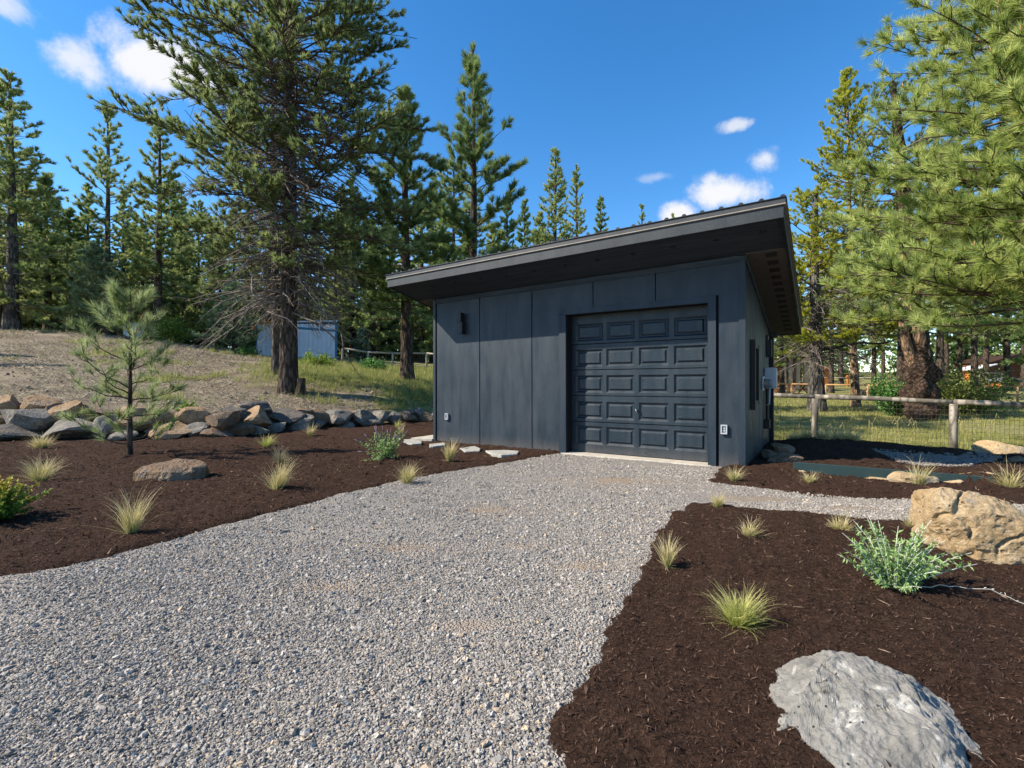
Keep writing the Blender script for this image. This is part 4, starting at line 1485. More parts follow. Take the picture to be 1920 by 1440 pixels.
# ------------------------------------------------------------------ trees
b = on_ground(540, 16.5)
pine('pine_tree', b, 19.0, 0.29, 4.6, 5.4, 'biggest pine, thick dark trunk with dead grey lower branches on the slope', seed=1, needles='needles_main', bark='bark_main', gap=0.32, nb=6, prof='round',
     e=(-0.16, 0.42), nl=0.19, nw=0.024, tris=430000, limb=0.7, clump=0.8, clump_f=0.7, clear=0.32, irr=0.16, step=0.2, dead=380, tw=1.2, lean=(-0.1, 0), taper=0.7, density=0.85, dead_zone=(2.8, 12.0), dead_len=0.78, sides=18, curl=0.1)
b = on_ground(514, 19.2)
pine('pine_tree', b, 15.5, 0.17, 6.5, 2.2, 'thin trunk pine standing just behind the biggest pine', seed=2, needles='needles_main', bark='bark_grey', gap=0.6, nb=3, prof='column', e=(-0.2, 0.5), nl=0.16, nw=0.04, tris=25000, step=0.3, dead=40, dead_zone=(2.2, 7))
b = on_ground(762, 21)
pine('pine_tree', b, top_h(165, 21, b), 0.28, 3.0, 2.9, 'dense dark pine whose bare trunk stands at the corner of the garage roof', seed=3, needles='needles_dark', bark='bark_main', gap=0.42, nb=4, prof='cone', e=(-0.3, 0.75), nl=0.28, nw=0.026, tris=120000, step=0.24, tw=1.0)
b = on_ground(886, 23.5)
pine('pine_tree', b, top_h(86, 23.5, b), 0.27, 3.8, 3.5, 'tall open pine with reddish trunk rising behind the garage roof', seed=4, needles='needles_dark', bark='bark_main', gap=0.55, nb=4, prof='cone', e=(-0.15, 0.95), nl=0.34, nw=0.026, tris=110000, clump=0.7, step=0.30, density=0.8, curl=0.5)
b = on_ground(1040, 33)
pine('pine_tree', b, top_h(278, 33, b), 0.28, 3, 2.6, 'bushy pine just beyond the tall open pine behind the garage roof', seed=5, needles='needles_mid', gap=0.5, nb=5, prof='cone', e=(-0.3, 0.7), nl=0.26, nw=0.06, tris=30000, step=0.34)
b = on_ground(1081, 39)
pine('pine_tree', b, top_h(310, 39, b), 0.26, 3, 2.2, 'narrow pale pine second from the last above the garage roof', seed=6, needles='needles_mid', gap=0.55, nb=4, prof='cone', e=(-0.3, 0.7), nl=0.26, nw=0.07, tris=20000, step=0.36)
b = on_ground(1125, 42)
pine('pine_tree', b, top_h(369, 42, b), 0.25, 3, 2.0, 'small dark pine standing alone against the sky above the roof', seed=7, needles='needles_dark', gap=0.5, nb=4, prof='cone', e=(-0.3, 0.7), nl=0.26, nw=0.07, tris=20000, step=0.36)
b = on_ground(1203, 56)
pine('pine_tree', b, top_h(386, 56, b), 0.3, 5, 2.6, 'faint distant pine top peeping over the middle of the roof edge', seed=8, needles='needles_blue', gap=0.8, nb=4, prof='cone', e=(-0.1, 0.9), nl=0.3, nw=0.09, tris=9000, step=0.5)
b = on_ground(1262, 60)
pine('pine_tree', b, top_h(402, 60, b), 0.3, 5, 2.4, 'tiny distant pine tip beside the white cloud over the roof', seed=9, needles='needles_mid', gap=0.8, nb=4, prof='cone', e=(-0.1, 0.9), nl=0.3, nw=0.09, tris=9000, step=0.5)
b = on_ground(20, 26.5)
pine('pine_tree', b, top_h(138, 26.5, b), 0.32, 1.6, 3.5, 'tall pine with grey trunk at the outer edge of the forest', seed=10, needles='needles_mid', bark='bark_grey', gap=0.45, nb=5, prof='cone', e=(-0.4, 0.6), nl=0.26, nw=0.036, tris=90000, step=0.28)
b = on_ground(-4, 28)
pine('pine_tree', b, 13, 0.28, 1.6, 2.8, 'dark trunk pine beside the tall grey trunk pine at the outer edge', seed=11, needles='needles_mid', bark='bark_grey', gap=0.55, nb=4, prof='cone', e=(-0.4, 0.6), nl=0.2, nw=0.05, tris=40000, step=0.32)
b = on_ground(88, 30)
pine('pine_tree', b, top_h(330, 30, b), 0.24, 1.6, 2.0, 'slim dark pine between the outer tall pine and the sparse spire', seed=12, needles='needles_dark', gap=0.45, nb=4, prof='cone', e=(-0.3, 0.5), nl=0.26, nw=0.04, tris=45000, step=0.3)
b = on_ground(131, 33)
pine('pine_tree', b, top_h(392, 33, b), 0.24, 1.6, 2.2, 'short dark pine in the gap before the tall sparse spire', seed=13, needles='needles_dark', gap=0.45, nb=5, prof='cone', e=(-0.3, 0.5), nl=0.26, nw=0.04, tris=48000, step=0.3)
b = on_ground(200, 32)
pine('pine_tree', b, top_h(194, 32, b), 0.25, 2.5, 3.5, 'tall sparse spire-shaped pine against the blue sky', seed=14, needles='needles_mid', bark='bark_grey', gap=0.62, nb=4, prof='cone', e=(-0.2, 0.75), nl=0.28, nw=0.036, tris=50000, step=0.36, density=0.75, curl=0.5)
b = on_ground(297, 30)
pine('pine_tree', b, top_h(228, 30, b), 0.28, 3.2, 2.5, 'pine with thick dark trunk between the sparse spire and the biggest pine', seed=15, needles='needles_mid', bark='bark_main', gap=0.5, nb=4, prof='cone', e=(-0.3, 0.75), nl=0.26, nw=0.036, tris=60000, step=0.34)
b = on_ground(178, 28.5)
pine('pine_tree', b, top_h(462, 28.5, b), 0.10, 0.5, 1.9, 'young pale green cone-shaped pine at the forest edge', seed=16, needles='needles_blue', bark='bark_grey', gap=0.26, nb=6, prof='cone', e=(-0.05, 0.7), nl=0.22, nw=0.04, tris=30000, step=0.22)
b = on_ground(437, 28.3)
pine('pine_tree', b, top_h(535, 28.3, b), 0.09, 0.3, 2.0, 'young blue-green pine with slender trunk on the mound edge by the shed', seed=17, needles='needles_blue', bark='bark_main', gap=0.30, nb=5, prof='cone', e=(0.0, 0.7), nl=0.24, nw=0.04, tris=22000, step=0.24)
b = on_ground(678, 35)
pine('spruce_tree', b, 2.3, 0.06, 0.1, 0.75, 'little blue spruce behind the pale rail fence', cat='spruce', seed=18, needles='leaf_spruce', gap=0.16, nb=6, prof='cone', e=(0.0, 0.6), nl=0.12, nw=0.05, tris=9000, step=0.16)

# the young pine in the mulch
b = G(244, 860)
pine('young_pine', (b[0], b[1], 0.02), 2.90, 0.044, 0.14, 1.2, 'young ponderosa sapling planted in the mulch bed before the boulder wall', cat='sapling', seed=21, needles='needles_sapling', bark='bark_main', gap=0.36, nb=4, prof='cone',
     e=(0.0, 0.7), nl=0.21, nw=0.0055, tris=15000, step=0.28, spread=1.0, tw=0.36, density=0.8, clear=0.42, clump=0, limb=0.8, curl=0.65, candles=True, bend=0.15, sides=10, flare=0.1, taper=0.75)

# pines beyond the fence
b = on_ground(1530, 24)
pine('pine_tree', b, 11.2, 0.36, 3.3, 3.8, 'pine with one long bare crooked limb behind the wire fence', seed=30, needles='needles_yellow', bark='bark_grey', gap=0.45, nb=4, prof='round', e=(-0.25, 0.5), nl=0.2, nw=0.028, tris=120000, step=0.24, dead=120, dead_zone=(2.2, 6.5), lean=(0.35, 0.6), taper=0.7, bend=0.5)
b = on_ground(1606, 27)
pine('pine_tree', b, top_h(130, 27, b), 0.22, 4.0, 4.3, 'yellow-green pine whose pointed top rises highest beside the garage roof', seed=31, needles='needles_yellow', bark='bark_tan', gap=0.46, nb=5, prof='cone', e=(-0.2, 0.8), nl=0.2, nw=0.034, tris=230000, step=0.26, clump=0.4, lean=(-0.6, 0), tw=1.1, curl=0.5)
b = on_ground(1730, 20.5)
bt = pine('pine_tree', b, 14.5, 0.46, 3.8, 4.0, 'old pine with thick dark knobbly burl trunk behind the wire fence', seed=32, needles='needles_main', bark='bark_burl', gap=0.5, nb=4, prof='round', e=(-0.1, 0.6), nl=0.18, nw=0.032, tris=70000, step=0.26, knob=0.30, lean=(-1.0, 0.3), flare=0.15, sides=44, taper=0.8, bend=0.2)
fk = MB()
fk.tube([(-0.35, 0, 2.3), (-0.72, -0.08, 3.1), (-0.92, -0.1, 3.9), (-0.96, -0.1, 5.3)], [0.22, 0.19, 0.17, 0.13], 12, cap=False)
fk.tube([(-0.05, -0.05, 2.6), (-0.35, -0.2, 3.5), (-0.52, -0.2, 4.5), (-0.58, -0.2, 6.0)], [0.30, 0.25, 0.2, 0.15], 12, cap=False)
fk.build('fork', M['bark_tan'], bt, smooth=True)
lb = MB()
n1 = np.array([(0.15, -0.2, 3.05), (0.7, -0.3, 3.12), (1.4, -0.4, 3.3), (1.9, -0.45, 3.38), (2.5, -0.5, 3.32), (3.1, -0.5, 3.36), (3.5, -0.5, 3.5)])
lb.tube(n1, [0.08, 0.07, 0.06, 0.055, 0.05, 0.04, 0.03], 8)
lb.tube([(0.9, -0.32, 3.1), (1.3, -0.35, 2.85), (1.9, -0.4, 2.7), (2.3, -0.4, 2.45)], [0.05, 0.04, 0.03, 0.015], 6)
lb.build('bare_limb', M['bark_main'], [o for o in C.objects if o.get('label', '').startswith('pine with one long bare')][0], smooth=True)

# the near pine just outside the frame, its long-needled boughs reach in
b = (11.3, 9.5, -0.35)


pine('pine_tree', b, 14.5, 0.28, 3.2, 4.15, 'near pine with long pale green needle tufts filling the sky beyond the fence', seed=40, needles='needles_long', bark='bark_tan', gap=0.23, nb=9, prof='wide', e=(-0.10, 0.55),
     nl=0.25, nw=0.0125, tris=660000, step=0.30, spread=1.05, clump=0.0, tw=0.6, curl=0.3, limb=0.62, candles=True, dead=14, dead_zone=(5.5, 10), taper=0.75)

# the woods: four kinds, each copied as separate trees
kinds = []
for i, (H, r0, cb, Rc, nd, pf) in enumerate(((15, 0.24, 2.2, 2.4, 'needles_dark', 'cone'), (16.5, 0.25, 4.5, 2.3, 'needles_mid', 'cone'), (13, 0.22, 1.2, 2.5, 'needles_mid', 'cone'), (17, 0.26, 6.0, 2.6, 'needles_main', 'column'),
                                               (6.5, 0.10, 0.25, 2.1, 'needles_mid', 'cone'), (5.5, 0.09, 0.2, 1.9, 'needles_blue', 'cone'))):
    kinds.append((H, pine('pine_tree', (0, 0, 0), H, r0, cb, Rc, '', seed=60 + i, needles=nd, bark='bark_main', gap=0.55, nb=4, prof=pf, e=(-0.3, 0.6), nl=0.30, nw=0.055, tris=48000, step=0.38, clump=0.45)))
WOODS_L = [(20, 39, 300, 2), (112, 36, 420, 2), (255, 43, 400, 2), (340, 50, 360, 0), (-390, 16.2, 330, 0), (-520, 17.5, 250, 2), (-60, 34, 300, 0), (-30, 38, 240, 1), (45, 36, 330, 3), (60, 44, 380, 0), (108, 41, 400, 1), (150, 46, 420, 2), (165, 38, 350, 0), (232, 40, 360, 1), (250, 48, 420, 3), (268, 36, 420, 2), (325, 40, 330, 0), (345, 34, 420, 2),
           (352, 47, 400, 1), (372, 36, 380, 3), (395, 42, 410, 0), (412, 35, 430, 2), (440, 44, 380, 1), (465, 39, 400, 0), (480, 48, 420, 3), (505, 42, 360, 2), (545, 45, 400, 1), (575, 40, 370, 0), (600, 47, 420, 3), (628, 38, 400, 2), (642, 44, 350, 1),
           (660, 40, 330, 0), (682, 46, 400, 3), (700, 38, 420, 2), (716, 42, 350, 1), (735, 47, 390, 0), (790, 40, 360, 2), (812, 45, 330, 1), (830, 38, 400, 0), (850, 43, 300, 3), (925, 40, 420, 2), (950, 44, 360, 1), (985, 41, 380, 0), (1010, 46, 400, 2),
           (-120, 36, 260, 0), (-180, 34, 320, 1), (20, 50, 420, 2), (90, 52, 430, 0), (190, 53, 430, 1), (300, 54, 430, 3), (420, 55, 440, 0), (520, 55, 440, 2), (640, 56, 440, 1), (760, 55, 440, 0), (870, 55, 440, 2)]
WOODS_R = [(1440, 44, 560, 2), (1466, 36, 470, 1), (1500, 55, 500, 0), (1560, 40, 430, 1), (1578, 58, 470, 3), (1640, 36, 400, 1), (1655, 52, 450, 3), (1690, 44, 380, 3), (1765, 33, 330, 3), (1776, 56, 420, 3), (1800, 42, 380, 1), (1825, 36, 330, 3),
           (1850, 60, 420, 3), (1868, 78, 450, 0), (1890, 44, 330, 1), (1920, 52, 380, 3), (1960, 38, 300, 0), (1600, 70, 500, 1), (1720, 72, 470, 2), (1810, 74, 470, 0), (1930, 75, 440, 1), (2010, 45, 330, 3), (1530, 72, 500, 1)]
WOODS_Y = [(-60, 40, 545, 4), (-10, 37, 560, 5), (30, 42, 540, 4), (62, 36, 575, 4), (100, 45, 550, 5), (125, 37, 570, 4), (160, 44, 545, 4), (215, 38, 565, 5), (238, 46, 545, 4), (275, 40, 560, 4), (312, 44, 545, 5), (340, 38, 575, 4),
           (365, 43, 550, 4), (398, 37, 580, 5), (425, 46, 550, 4), (455, 38, 570, 4), (498, 44, 555, 5), (520, 50, 540, 4), (560, 46, 545, 4), (590, 52, 540, 5), (612, 44, 550, 4), (636, 40, 575, 4), (655, 48, 555, 5), (690, 42, 570, 4),
           (708, 50, 550, 4), (728, 44, 570, 5), (748, 54, 555, 4), (775, 42, 575, 4), (795, 50, 560, 4), (815, 45, 570, 5), (845, 52, 560, 4), (880, 46, 560, 4), (930, 50, 560, 5), (-120, 38, 540, 4), (50, 50, 545, 5), (190, 50, 545, 4), (285, 52, 545, 5), (385, 52, 550, 4), (470, 54, 550, 5)]
WOODS_Z = [(1432, 62, 620, 4), (1470, 60, 610, 4), (1492, 78, 640, 5), (1520, 66, 625, 4), (1545, 80, 640, 4), (1572, 78, 640, 5), (1700, 80, 640, 4), (1770, 82, 640, 5), (1790, 76, 650, 4),
           (1815, 84, 640, 4), (1842, 86, 640, 5), (1880, 88, 645, 4), (1915, 84, 640, 4), (1950, 76, 640, 5), (1990, 70, 630, 4)]
used = set()
rw = np.random.default_rng(88)


def wood_label(px, Z, k):
    """what a tree of the woods looks like and what it stands behind"""
    look = ('dark pine with foliage almost to the ground', 'mid green pine with a long bare trunk', 'bushy mid green pine branching low', 'olive topped pine with a tall bare trunk', 'short green young pine', 'short blue-green young pine')[k]
    if px > 1400:
        place = 'beyond the fenced meadow towards the tan shelter' if px < 1600 else ('across the meadow behind the knobbly trunk' if px < 1780 else 'across the meadow around the red-brown cabin')
    else:
        place = ('in the woods behind the bare dirt mound' if px < 330 else 'in the woods behind the young blue-green pine' if px < 490 else 'in the woods behind the pale blue shed' if px < 640 else 'in the woods behind the pale rail fence' if px < 815 else 'in the woods behind the garage')
    return look + ' ' + place, ('young pines' if k > 3 else 'pines') + ' ' + place


for lst in (WOODS_L, WOODS_R, WOODS_Y, WOODS_Z):
    for px, Z, ytop, k in lst:
        b = on_ground(px, Z, 0.1)
        H, src = kinds[k]
        sc = max(0.45, top_h(ytop, Z, b) / H)
        rz = float(rw.uniform(0, 6.28))
        scl = (float(sc * rw.uniform(0.85, 1.15) if k < 4 else max(0.9, sc) * rw.uniform(0.9, 1.25)),) * 2 + (float(sc),)
        lab, grp = wood_label(px, Z, k)
        if k not in used:
            used.add(k)
            src.location, src.rotation_euler, src.scale = b, (0, 0, rz), scl
            tag(src, lab, None, grp)
        else:
            copy_tree(src, b, rz, scl, lab, grp)
# ------------------------------------------------------------------ rocks
def rock_mesh(name, sx, sy, sz, seed, sub=3, cuts=9, rough=0.10, flat_top=None):
    r = np.random.default_rng(seed + 500)
    bm = bmesh.new()
    bmesh.ops.create_icosphere(bm, subdivisions=sub, radius=1.0)
    P = np.array([v.co[:] for v in bm.verts])
    for k in range(cuts):
        nrm = r.normal(0, 1, 3)
        nrm /= np.linalg.norm(nrm)
        d = r.uniform(0.5, 0.82)
        ex = P @ nrm - d
        P = P - np.outer(np.maximum(ex, 0), nrm)
    if flat_top:
        P[:, 2] = np.minimum(P[:, 2], flat_top + 0.06 * P[:, 0])
    P = P / np.abs(P).max(0)
    n = fbm(P * 1.7 + seed * 3.1, 4) - 0.5
    n2 = fbm(P * 5.5 + seed * 1.7, 3) - 0.5
    nr = P / (np.linalg.norm(P, axis=1)[:, None] + 1e-6)
    P = P + nr * (n[:, None] * rough * 3 + n2[:, None] * rough * 0.9)
    P = P * np.array([sx, sy, sz])
    T = np.array([[v.index for v in f.verts] for f in bm.faces])
    bm.free()
    return raw_mesh(name, P, [T], None, False)


def hull_rock(name, pts, seed, rough=0.03, levels=4, freq=3.0, fine=0.4, crack=0.0):
    bm = bmesh.new()
    for p in pts:
        bm.verts.new(p)
    res = bmesh.ops.convex_hull(bm, input=bm.verts)
    dele = list({g for g in res['geom_interior'] + res['geom_unused'] if isinstance(g, bmesh.types.BMVert)})
    bmesh.ops.delete(bm, geom=dele, context='VERTS')
    for k in range(levels):
        bmesh.ops.subdivide_edges(bm, edges=bm.edges, cuts=1, use_grid_fill=True, smooth=0.06 if k < 1 else 0.0)
    bmesh.ops.triangulate(bm, faces=bm.faces)
    bm.normal_update()
    P = np.array([v.co[:] for v in bm.verts])
    Nn = np.array([v.normal[:] for v in bm.verts])
    n = fbm(P * freq + seed, 4) - 0.5
    rid = np.abs(fbm(P * freq * 1.7 + seed + 9, 3) - 0.5)
    n2 = fbm(P * freq * 7 + seed, 3) - 0.5
    cr = np.abs(fbm(P * freq * 0.8 + seed * 2.3, 3) - 0.5)
    cr = np.exp(-(cr / 0.022) ** 2) * sstep(vnoise(P * freq + 5), 0.4, 0.6)
    P = P - Nn * (cr[:, None] * crack)
    P = P + Nn * (n[:, None] * rough * 2.4 - rid[:, None] * rough * 0.6 + n2[:, None] * rough * fine)
    T = np.array([[v.index for v in f.verts] for f in bm.faces])
    bm.free()
    return raw_mesh(name, P, [T], None, False)


# dry stacked retaining wall: every stone a part
wall = empty('retaining_wall', (-9, 11.2, 0), label='low dry stacked boulder wall between the mulch bed and the dirt slope', cat='stone wall')
WST = [(15, 762, 50, 32, 'rock_tan', 1), (75, 760, 62, 30, 'rock_tan', 1), (-2, 785, 32, 22, 'rock_tan', 0), (48, 785, 104, 42, 'rock_grey', 0), (38, 815, 100, 28, 'rock_dark', -1),
       (104, 771, 30, 32, 'rock_brown', 1), (127, 774, 54, 34, 'rock_tan', 1), (138, 804, 104, 36, 'rock_grey', 0), (208, 800, 54, 38, 'rock_grey', 0), (182, 778, 56, 26, 'rock_brown', 1),
       (255, 799, 62, 32, 'rock_brown', 0), (314, 811, 92, 34, 'rock_tan', 0), (358, 784, 58, 34, 'rock_tan', 1), (302, 785, 58, 26, 'rock_brown', 1), (250, 776, 50, 22, 'rock_tan', 1),
       (370, 809, 46, 26, 'rock_grey', 0), (408, 816, 64, 22, 'rock_brown', -1), (412, 791, 70, 40, 'rock_brown', 0), (440, 776, 44, 24, 'rock_dark', 1), (476, 785, 56, 40, 'rock_tan', 0),
       (484, 766, 54, 22, 'rock_dark', 1), (452, 808, 44, 20, 'rock_brown', -1), (483, 811, 56, 20, 'rock_grey', -1), (532, 782, 82, 26, 'rock_dark', 1), (516, 802, 38, 20, 'rock_grey', -1),
       (557, 795, 72, 32, 'rock_grey', 0), (592, 785, 44, 26, 'rock_brown', 1), (596, 797, 26, 18, 'rock_grey', 0), (631, 788, 64, 32, 'rock_grey', 0), (646, 800, 44, 14, 'rock_grey', -1),
       (676, 786, 46, 30, 'rock_grey', 0), (711, 782, 40, 26, 'rock_grey', 0), (737, 783, 28, 20, 'rock_grey', 0), (760, 783, 36, 14, 'rock_brown', 0), (783, 776, 40, 18, 'rock_grey', 1),
       (801, 782, 36, 18, 'rock_brown', 0), (828, 780, 36, 18, 'rock_grey', 0), (768, 774, 34, 12, 'rock_dark', 1), (656, 775, 44, 14, 'rock_brown', 1), (-60, 800, 100, 44, 'rock_grey', 0), (-70, 765, 90, 34, 'rock_tan', 1),
       (-160, 790, 110, 54, 'rock_grey', 0), (700, 795, 34, 12, 'rock_grey', -1), (236, 818, 60, 18, 'rock_grey', -1), (565, 775, 46, 14, 'rock_brown', 1)]
for i, (px, py, w, h, mt, row) in enumerate(WST):
    Zw = float(np.interp(px, [-200, 0, 200, 380, 470, 560, 640, 720, 800], [11.5, 11.3, 11.1, 11.3, 12.3, 13.3, 14.4, 15.3, 16.2])) + 0.12 + 0.24 * row
    x, y, z = at(px, py, Zw)
    s = Zw / F * 0.56
    rr = np.random.default_rng(i)
    me = rock_mesh('stone', w * s, max(0.24, w * s * rr.uniform(0.65, 0.9)), h * s * 1.12, i, 3, 10, 0.08)
    o = link('stone', me, M[mt], wall, (x + 9, y - 11.2, z), (rr.normal(0, 0.10), rr.normal(0, 0.10), rr.normal(0.0, 0.22)))


def lone_rock(px, py, Z, w, h, mt, label, seed, depth=0.8, name='rock', flat=None, rot=0.0, rough=0.09, dz=0.0, sub=4):
    """w, h as seen in the photograph's pixels; py is where the rock meets the ground"""
    x = (px - 960) / F * Z
    s = Z / F * 0.54
    me = rock_mesh(name, w * s, w * s * depth, h * s * 1.05, seed, sub, 9, rough, flat)
    return link(name, me, M[mt], None, (x, Z + w * s * depth * 0.4, EYE - (py - HY) * Z / F + h * s * 0.72 + dz), (0, 0, rot), label=label, cat='rock')


bo = [(-0.42, 0.0, 0.0), (-0.41, 0.02, 0.10), (-0.30, 0.16, 0.19), (-0.10, 0.22, 0.225), (0.18, 0.22, 0.22), (0.37, 0.18, 0.19), (0.42, 0.08, 0.15), (0.42, 0.02, 0.0), (-0.33, -0.10, 0.165), (-0.12, -0.16, 0.185), (0.12, -0.18, 0.18), (0.34, -0.10, 0.165),
      (-0.36, -0.20, 0.0), (-0.1, -0.25, -0.02), (0.15, -0.26, -0.02), (0.38, -0.16, 0.0), (-0.3, 0.25, -0.05), (0.35, 0.28, -0.05), (-0.37, -0.18, 0.10), (-0.08, -0.23, 0.13), (0.15, -0.24, 0.12), (0.37, -0.15, 0.11)]
x, y = G(322, 902)
link('rock', hull_rock('rock', bo, 21, 0.026, 4, 4.0, 0.7), M['rock_brown'], None, (x, y, 0.03), label='flat-topped brown rock lying in the mulch below the young pine', cat='rock')
lone_rock(1470, 862, 8.25, 46, 30, 'rock_brown', 'topmost brown rock of the cluster beside the garage side wall', 42)
lone_rock(1443, 866, 8.2, 34, 22, 'rock_brown', 'small pointed brown rock touching the garage side wall', 43)
lone_rock(1482, 884, 7.45, 62, 34, 'rock_brown', 'rounded brown rock in front of the cluster beside the garage side wall', 44)
lone_rock(1453, 884, 7.5, 28, 24, 'rock_brown', 'upright brown rock between the garage wall and the rounded rock', 45)
lone_rock(1511, 893, 7.0, 38, 20, 'rock_orange', 'small sunlit tan rock at the near end of the teal board', 46)
lone_rock(1652, 907, 6.45, 46, 11, 'rock_orange', 'thin tan rock half buried in mulch in front of the teal board', 47)
lone_rock(1722, 917, 6.0, 76, 36, 'rock_orange', 'domed tan rock behind the upright feather grass by the teal board', 48)
lone_rock(1795, 916, 6.05, 48, 18, 'rock_orange', 'small tan rock at the far end of the teal board', 49)
lone_rock(1862, 917, 6.0, 92, 28, 'rock_orange', 'long pale slab of rock between the teal board and the frame edge', 50)
lone_rock(1888, 872, 8.8, 84, 46, 'rock_orange', 'pale ochre boulder at the end of the dry creek by the wire fence', 51)
lone_rock(1918, 886, 7.2, 54, 30, 'rock_brown', 'brown rock half hidden in front of the pale ochre boulder', 52)
lone_rock(1915, 908, 6.4, 46, 24, 'rock_orange', 'tan rock at the frame edge behind the arching feather grass', 53)

# the leaning ochre boulder
bo = [(-0.46, 0, 0.40), (-0.45, -0.04, 0.50), (-0.38, 0.02, 0.545), (-0.16, 0, 0.50), (0.10, 0.02, 0.43), (0.26, 0.06, 0.34), (0.40, 0.1, 0.22), (0.50, 0.15, 0.10), (0.52, 0.1, -0.1),
      (-0.43, -0.14, 0.34), (-0.36, -0.18, 0.20), (-0.29, -0.20, 0.06), (-0.10, -0.24, -0.02), (0.12, -0.26, -0.10), (0.26, -0.28, -0.17), (0.36, -0.25, -0.19), (0.42, -0.2, -0.05),
      (-0.20, -0.20, 0.40), (0.05, -0.25, 0.30), (0.20, -0.30, 0.12), (0.32, -0.26, 0.08),
      (-0.34, 0.34, 0.42), (0.05, 0.40, 0.36), (0.40, 0.42, 0.12), (0.45, 0.40, -0.15), (-0.36, 0.34, -0.10), (-0.2, 0.3, -0.15)]
x, y = G(1828, 1050)
x += 0.15
link('boulder', hull_rock('boulder', bo, 3, 0.034, 5, 3.2, 1.0, 0.035), M['rock_orange'], None, (x, y, 0), label='big leaning ochre boulder at the edge of the side path', cat='boulder')
bo = [(-0.37, -0.06, 0.05), (-0.345, -0.06, 0.075), (-0.27, -0.02, 0.12), (-0.19, 0.0, 0.165), (-0.15, 0.02, 0.22), (-0.07, 0.03, 0.238), (0.03, 0.02, 0.225), (0.11, 0.02, 0.205), (0.20, 0.03, 0.155), (0.27, 0.03, 0.11),
      (0.33, 0.02, 0.06), (0.40, -0.04, 0.0), (-0.36, -0.18, 0.07), (-0.26, -0.30, 0.09), (-0.08, -0.34, 0.13), (0.04, -0.33, 0.15), (0.13, -0.30, 0.12), (0.06, -0.17, 0.195), (0.10, -0.10, 0.20), (0.24, -0.26, 0.03), (0.36, -0.20, -0.03),
      (-0.20, -0.16, 0.165), (-0.45, -0.20, 0.06), (-0.43, -0.30, 0.05), (-0.34, -0.40, 0.06), (-0.10, -0.45, 0.08), (0.10, -0.44, 0.06), (0.26, -0.38, 0.02), (-0.47, -0.28, -0.12), (-0.2, -0.50, -0.12), (0.2, -0.48, -0.12), (0.45, -0.2, -0.12), (-0.25, 0.22, 0.05), (0.0, 0.26, 0.12), (0.25, 0.2, 0.0), (-0.38, 0.1, -0.15), (0.3, 0.2, -0.15)]
x, y, z = at(1612, 1345, 1.93)
link('boulder', hull_rock('boulder', bo, 8, 0.030, 5, 6.0, 0.8, 0.012), M['rock_pale'], None, (x, y, z), label='pale grey white-mottled boulder in the nearest part of the mulch bed', cat='boulder')

# flagstones
for i, (pts, lab) in enumerate((([(757, 832), (772, 831), (791, 836), (790, 840), (772, 841), (757, 837)], 'small flat stone just in front of the concrete step'),
                                ([(805, 841), (834, 838), (835, 843), (812, 846), (805, 846)], 'flat stone half behind the feather grass at the garage corner'),
                                ([(861, 849), (890, 845), (901, 850), (899, 855), (872, 856)], 'four-sided stepping stone nearest the middle of the siding'),
                                ([(910, 854), (945, 853), (973, 855), (970, 861), (940, 863), (922, 860)], 'largest stepping stone, closest to the gravel driveway'))):
    P = [G(px, py) for px, py in pts]
    n = len(P)
    mb = MB().add([(x, y, 0.02) for x, y in P] + [(x, y, 0.085) for x, y in P], Q=[(k, (k + 1) % n, n + (k + 1) % n, n + k) for k in range(n)])
    mb.T.append(np.array([(n, n + k, n + k + 1) for k in range(1, n - 1)]))
    mb.build('stepping_stone', M['flagstone'], bevel=0.012, label=lab, cat='stepping stone', group='stepping stones along the garage front')

# teal painted board edging the raised bed
bA, bB = BOARD
bd = (bB - bA) / np.linalg.norm(bB - bA)
bn = np.array((-bd[1], bd[0]))
mb = MB()
cs_ = [bA - bd * 0.1, bB + bd * 0.35, bB + bd * 0.35 + bn * 0.045, bA - bd * 0.1 + bn * 0.045]
mb.add([(p[0], p[1], -0.05) for p in cs_] + [(p[0], p[1], 0.165) for p in cs_], Q=[(4, 5, 6, 7), (0, 1, 5, 4), (1, 2, 6, 5), (2, 3, 7, 6), (3, 0, 4, 7)])
mb.build('edging_board', M['teal'], bevel=0.006, label='teal painted board holding back the raised mulch bed', cat='board')


# ------------------------------------------------------------------ feather grass clumps
def clump(px, py, w, h, label, mat='straw', seed=0, n=230, tilt=0.42, droop=0.9, Z=None, hz=0.03, lean=None, wid=None):
    x, y = G(px, py) if Z is None else ((px - 960) / F * Z, Z)
    s = y / F
    r = np.random.default_rng(seed + 900)
    o = empty('feather_grass', (x, y, hz), label=label, cat='ornamental grass', group='feather grass clumps in the mulch')
    mb = MB()
    wd = wid or max(0.0034, 0.00066 * y)
    n = int(n * 1.35)
    h = h * 0.9
    for k, (nn, ln, tl, dr, t0) in enumerate(((int(n * 0.6), 0.75, tilt * 0.8, droop * 0.6, (0.0, 0.7)), (int(n * 0.4), 1.15, tilt, droop, (0.35, 1.0)))):
        az = None
        if lean is None and seed % 3 == 1:
            lean = (seed * 1.9, 1.5)
        if lean is not None:
            az = r.normal(lean[0], lean[1], nn)
        V, Q, A = blades(nn, (0, 0, 0), w * s * 0.10, h * s * ln, tl, dr, wd, r, 6, t0, az)
        mb.add(V, Q=Q, a=A)
    V, Q, A = blades(int(n * 0.10), (0, 0, 0), w * s * 0.08, w * s * 0.62, 1.1, 0.8, wd, r, 6, (0.5, 1.0))
    mb.add(V, Q=Q, a=A)
    link('blades', mb.mesh('blades'), M[mat], o, kind='stuff')
    return o


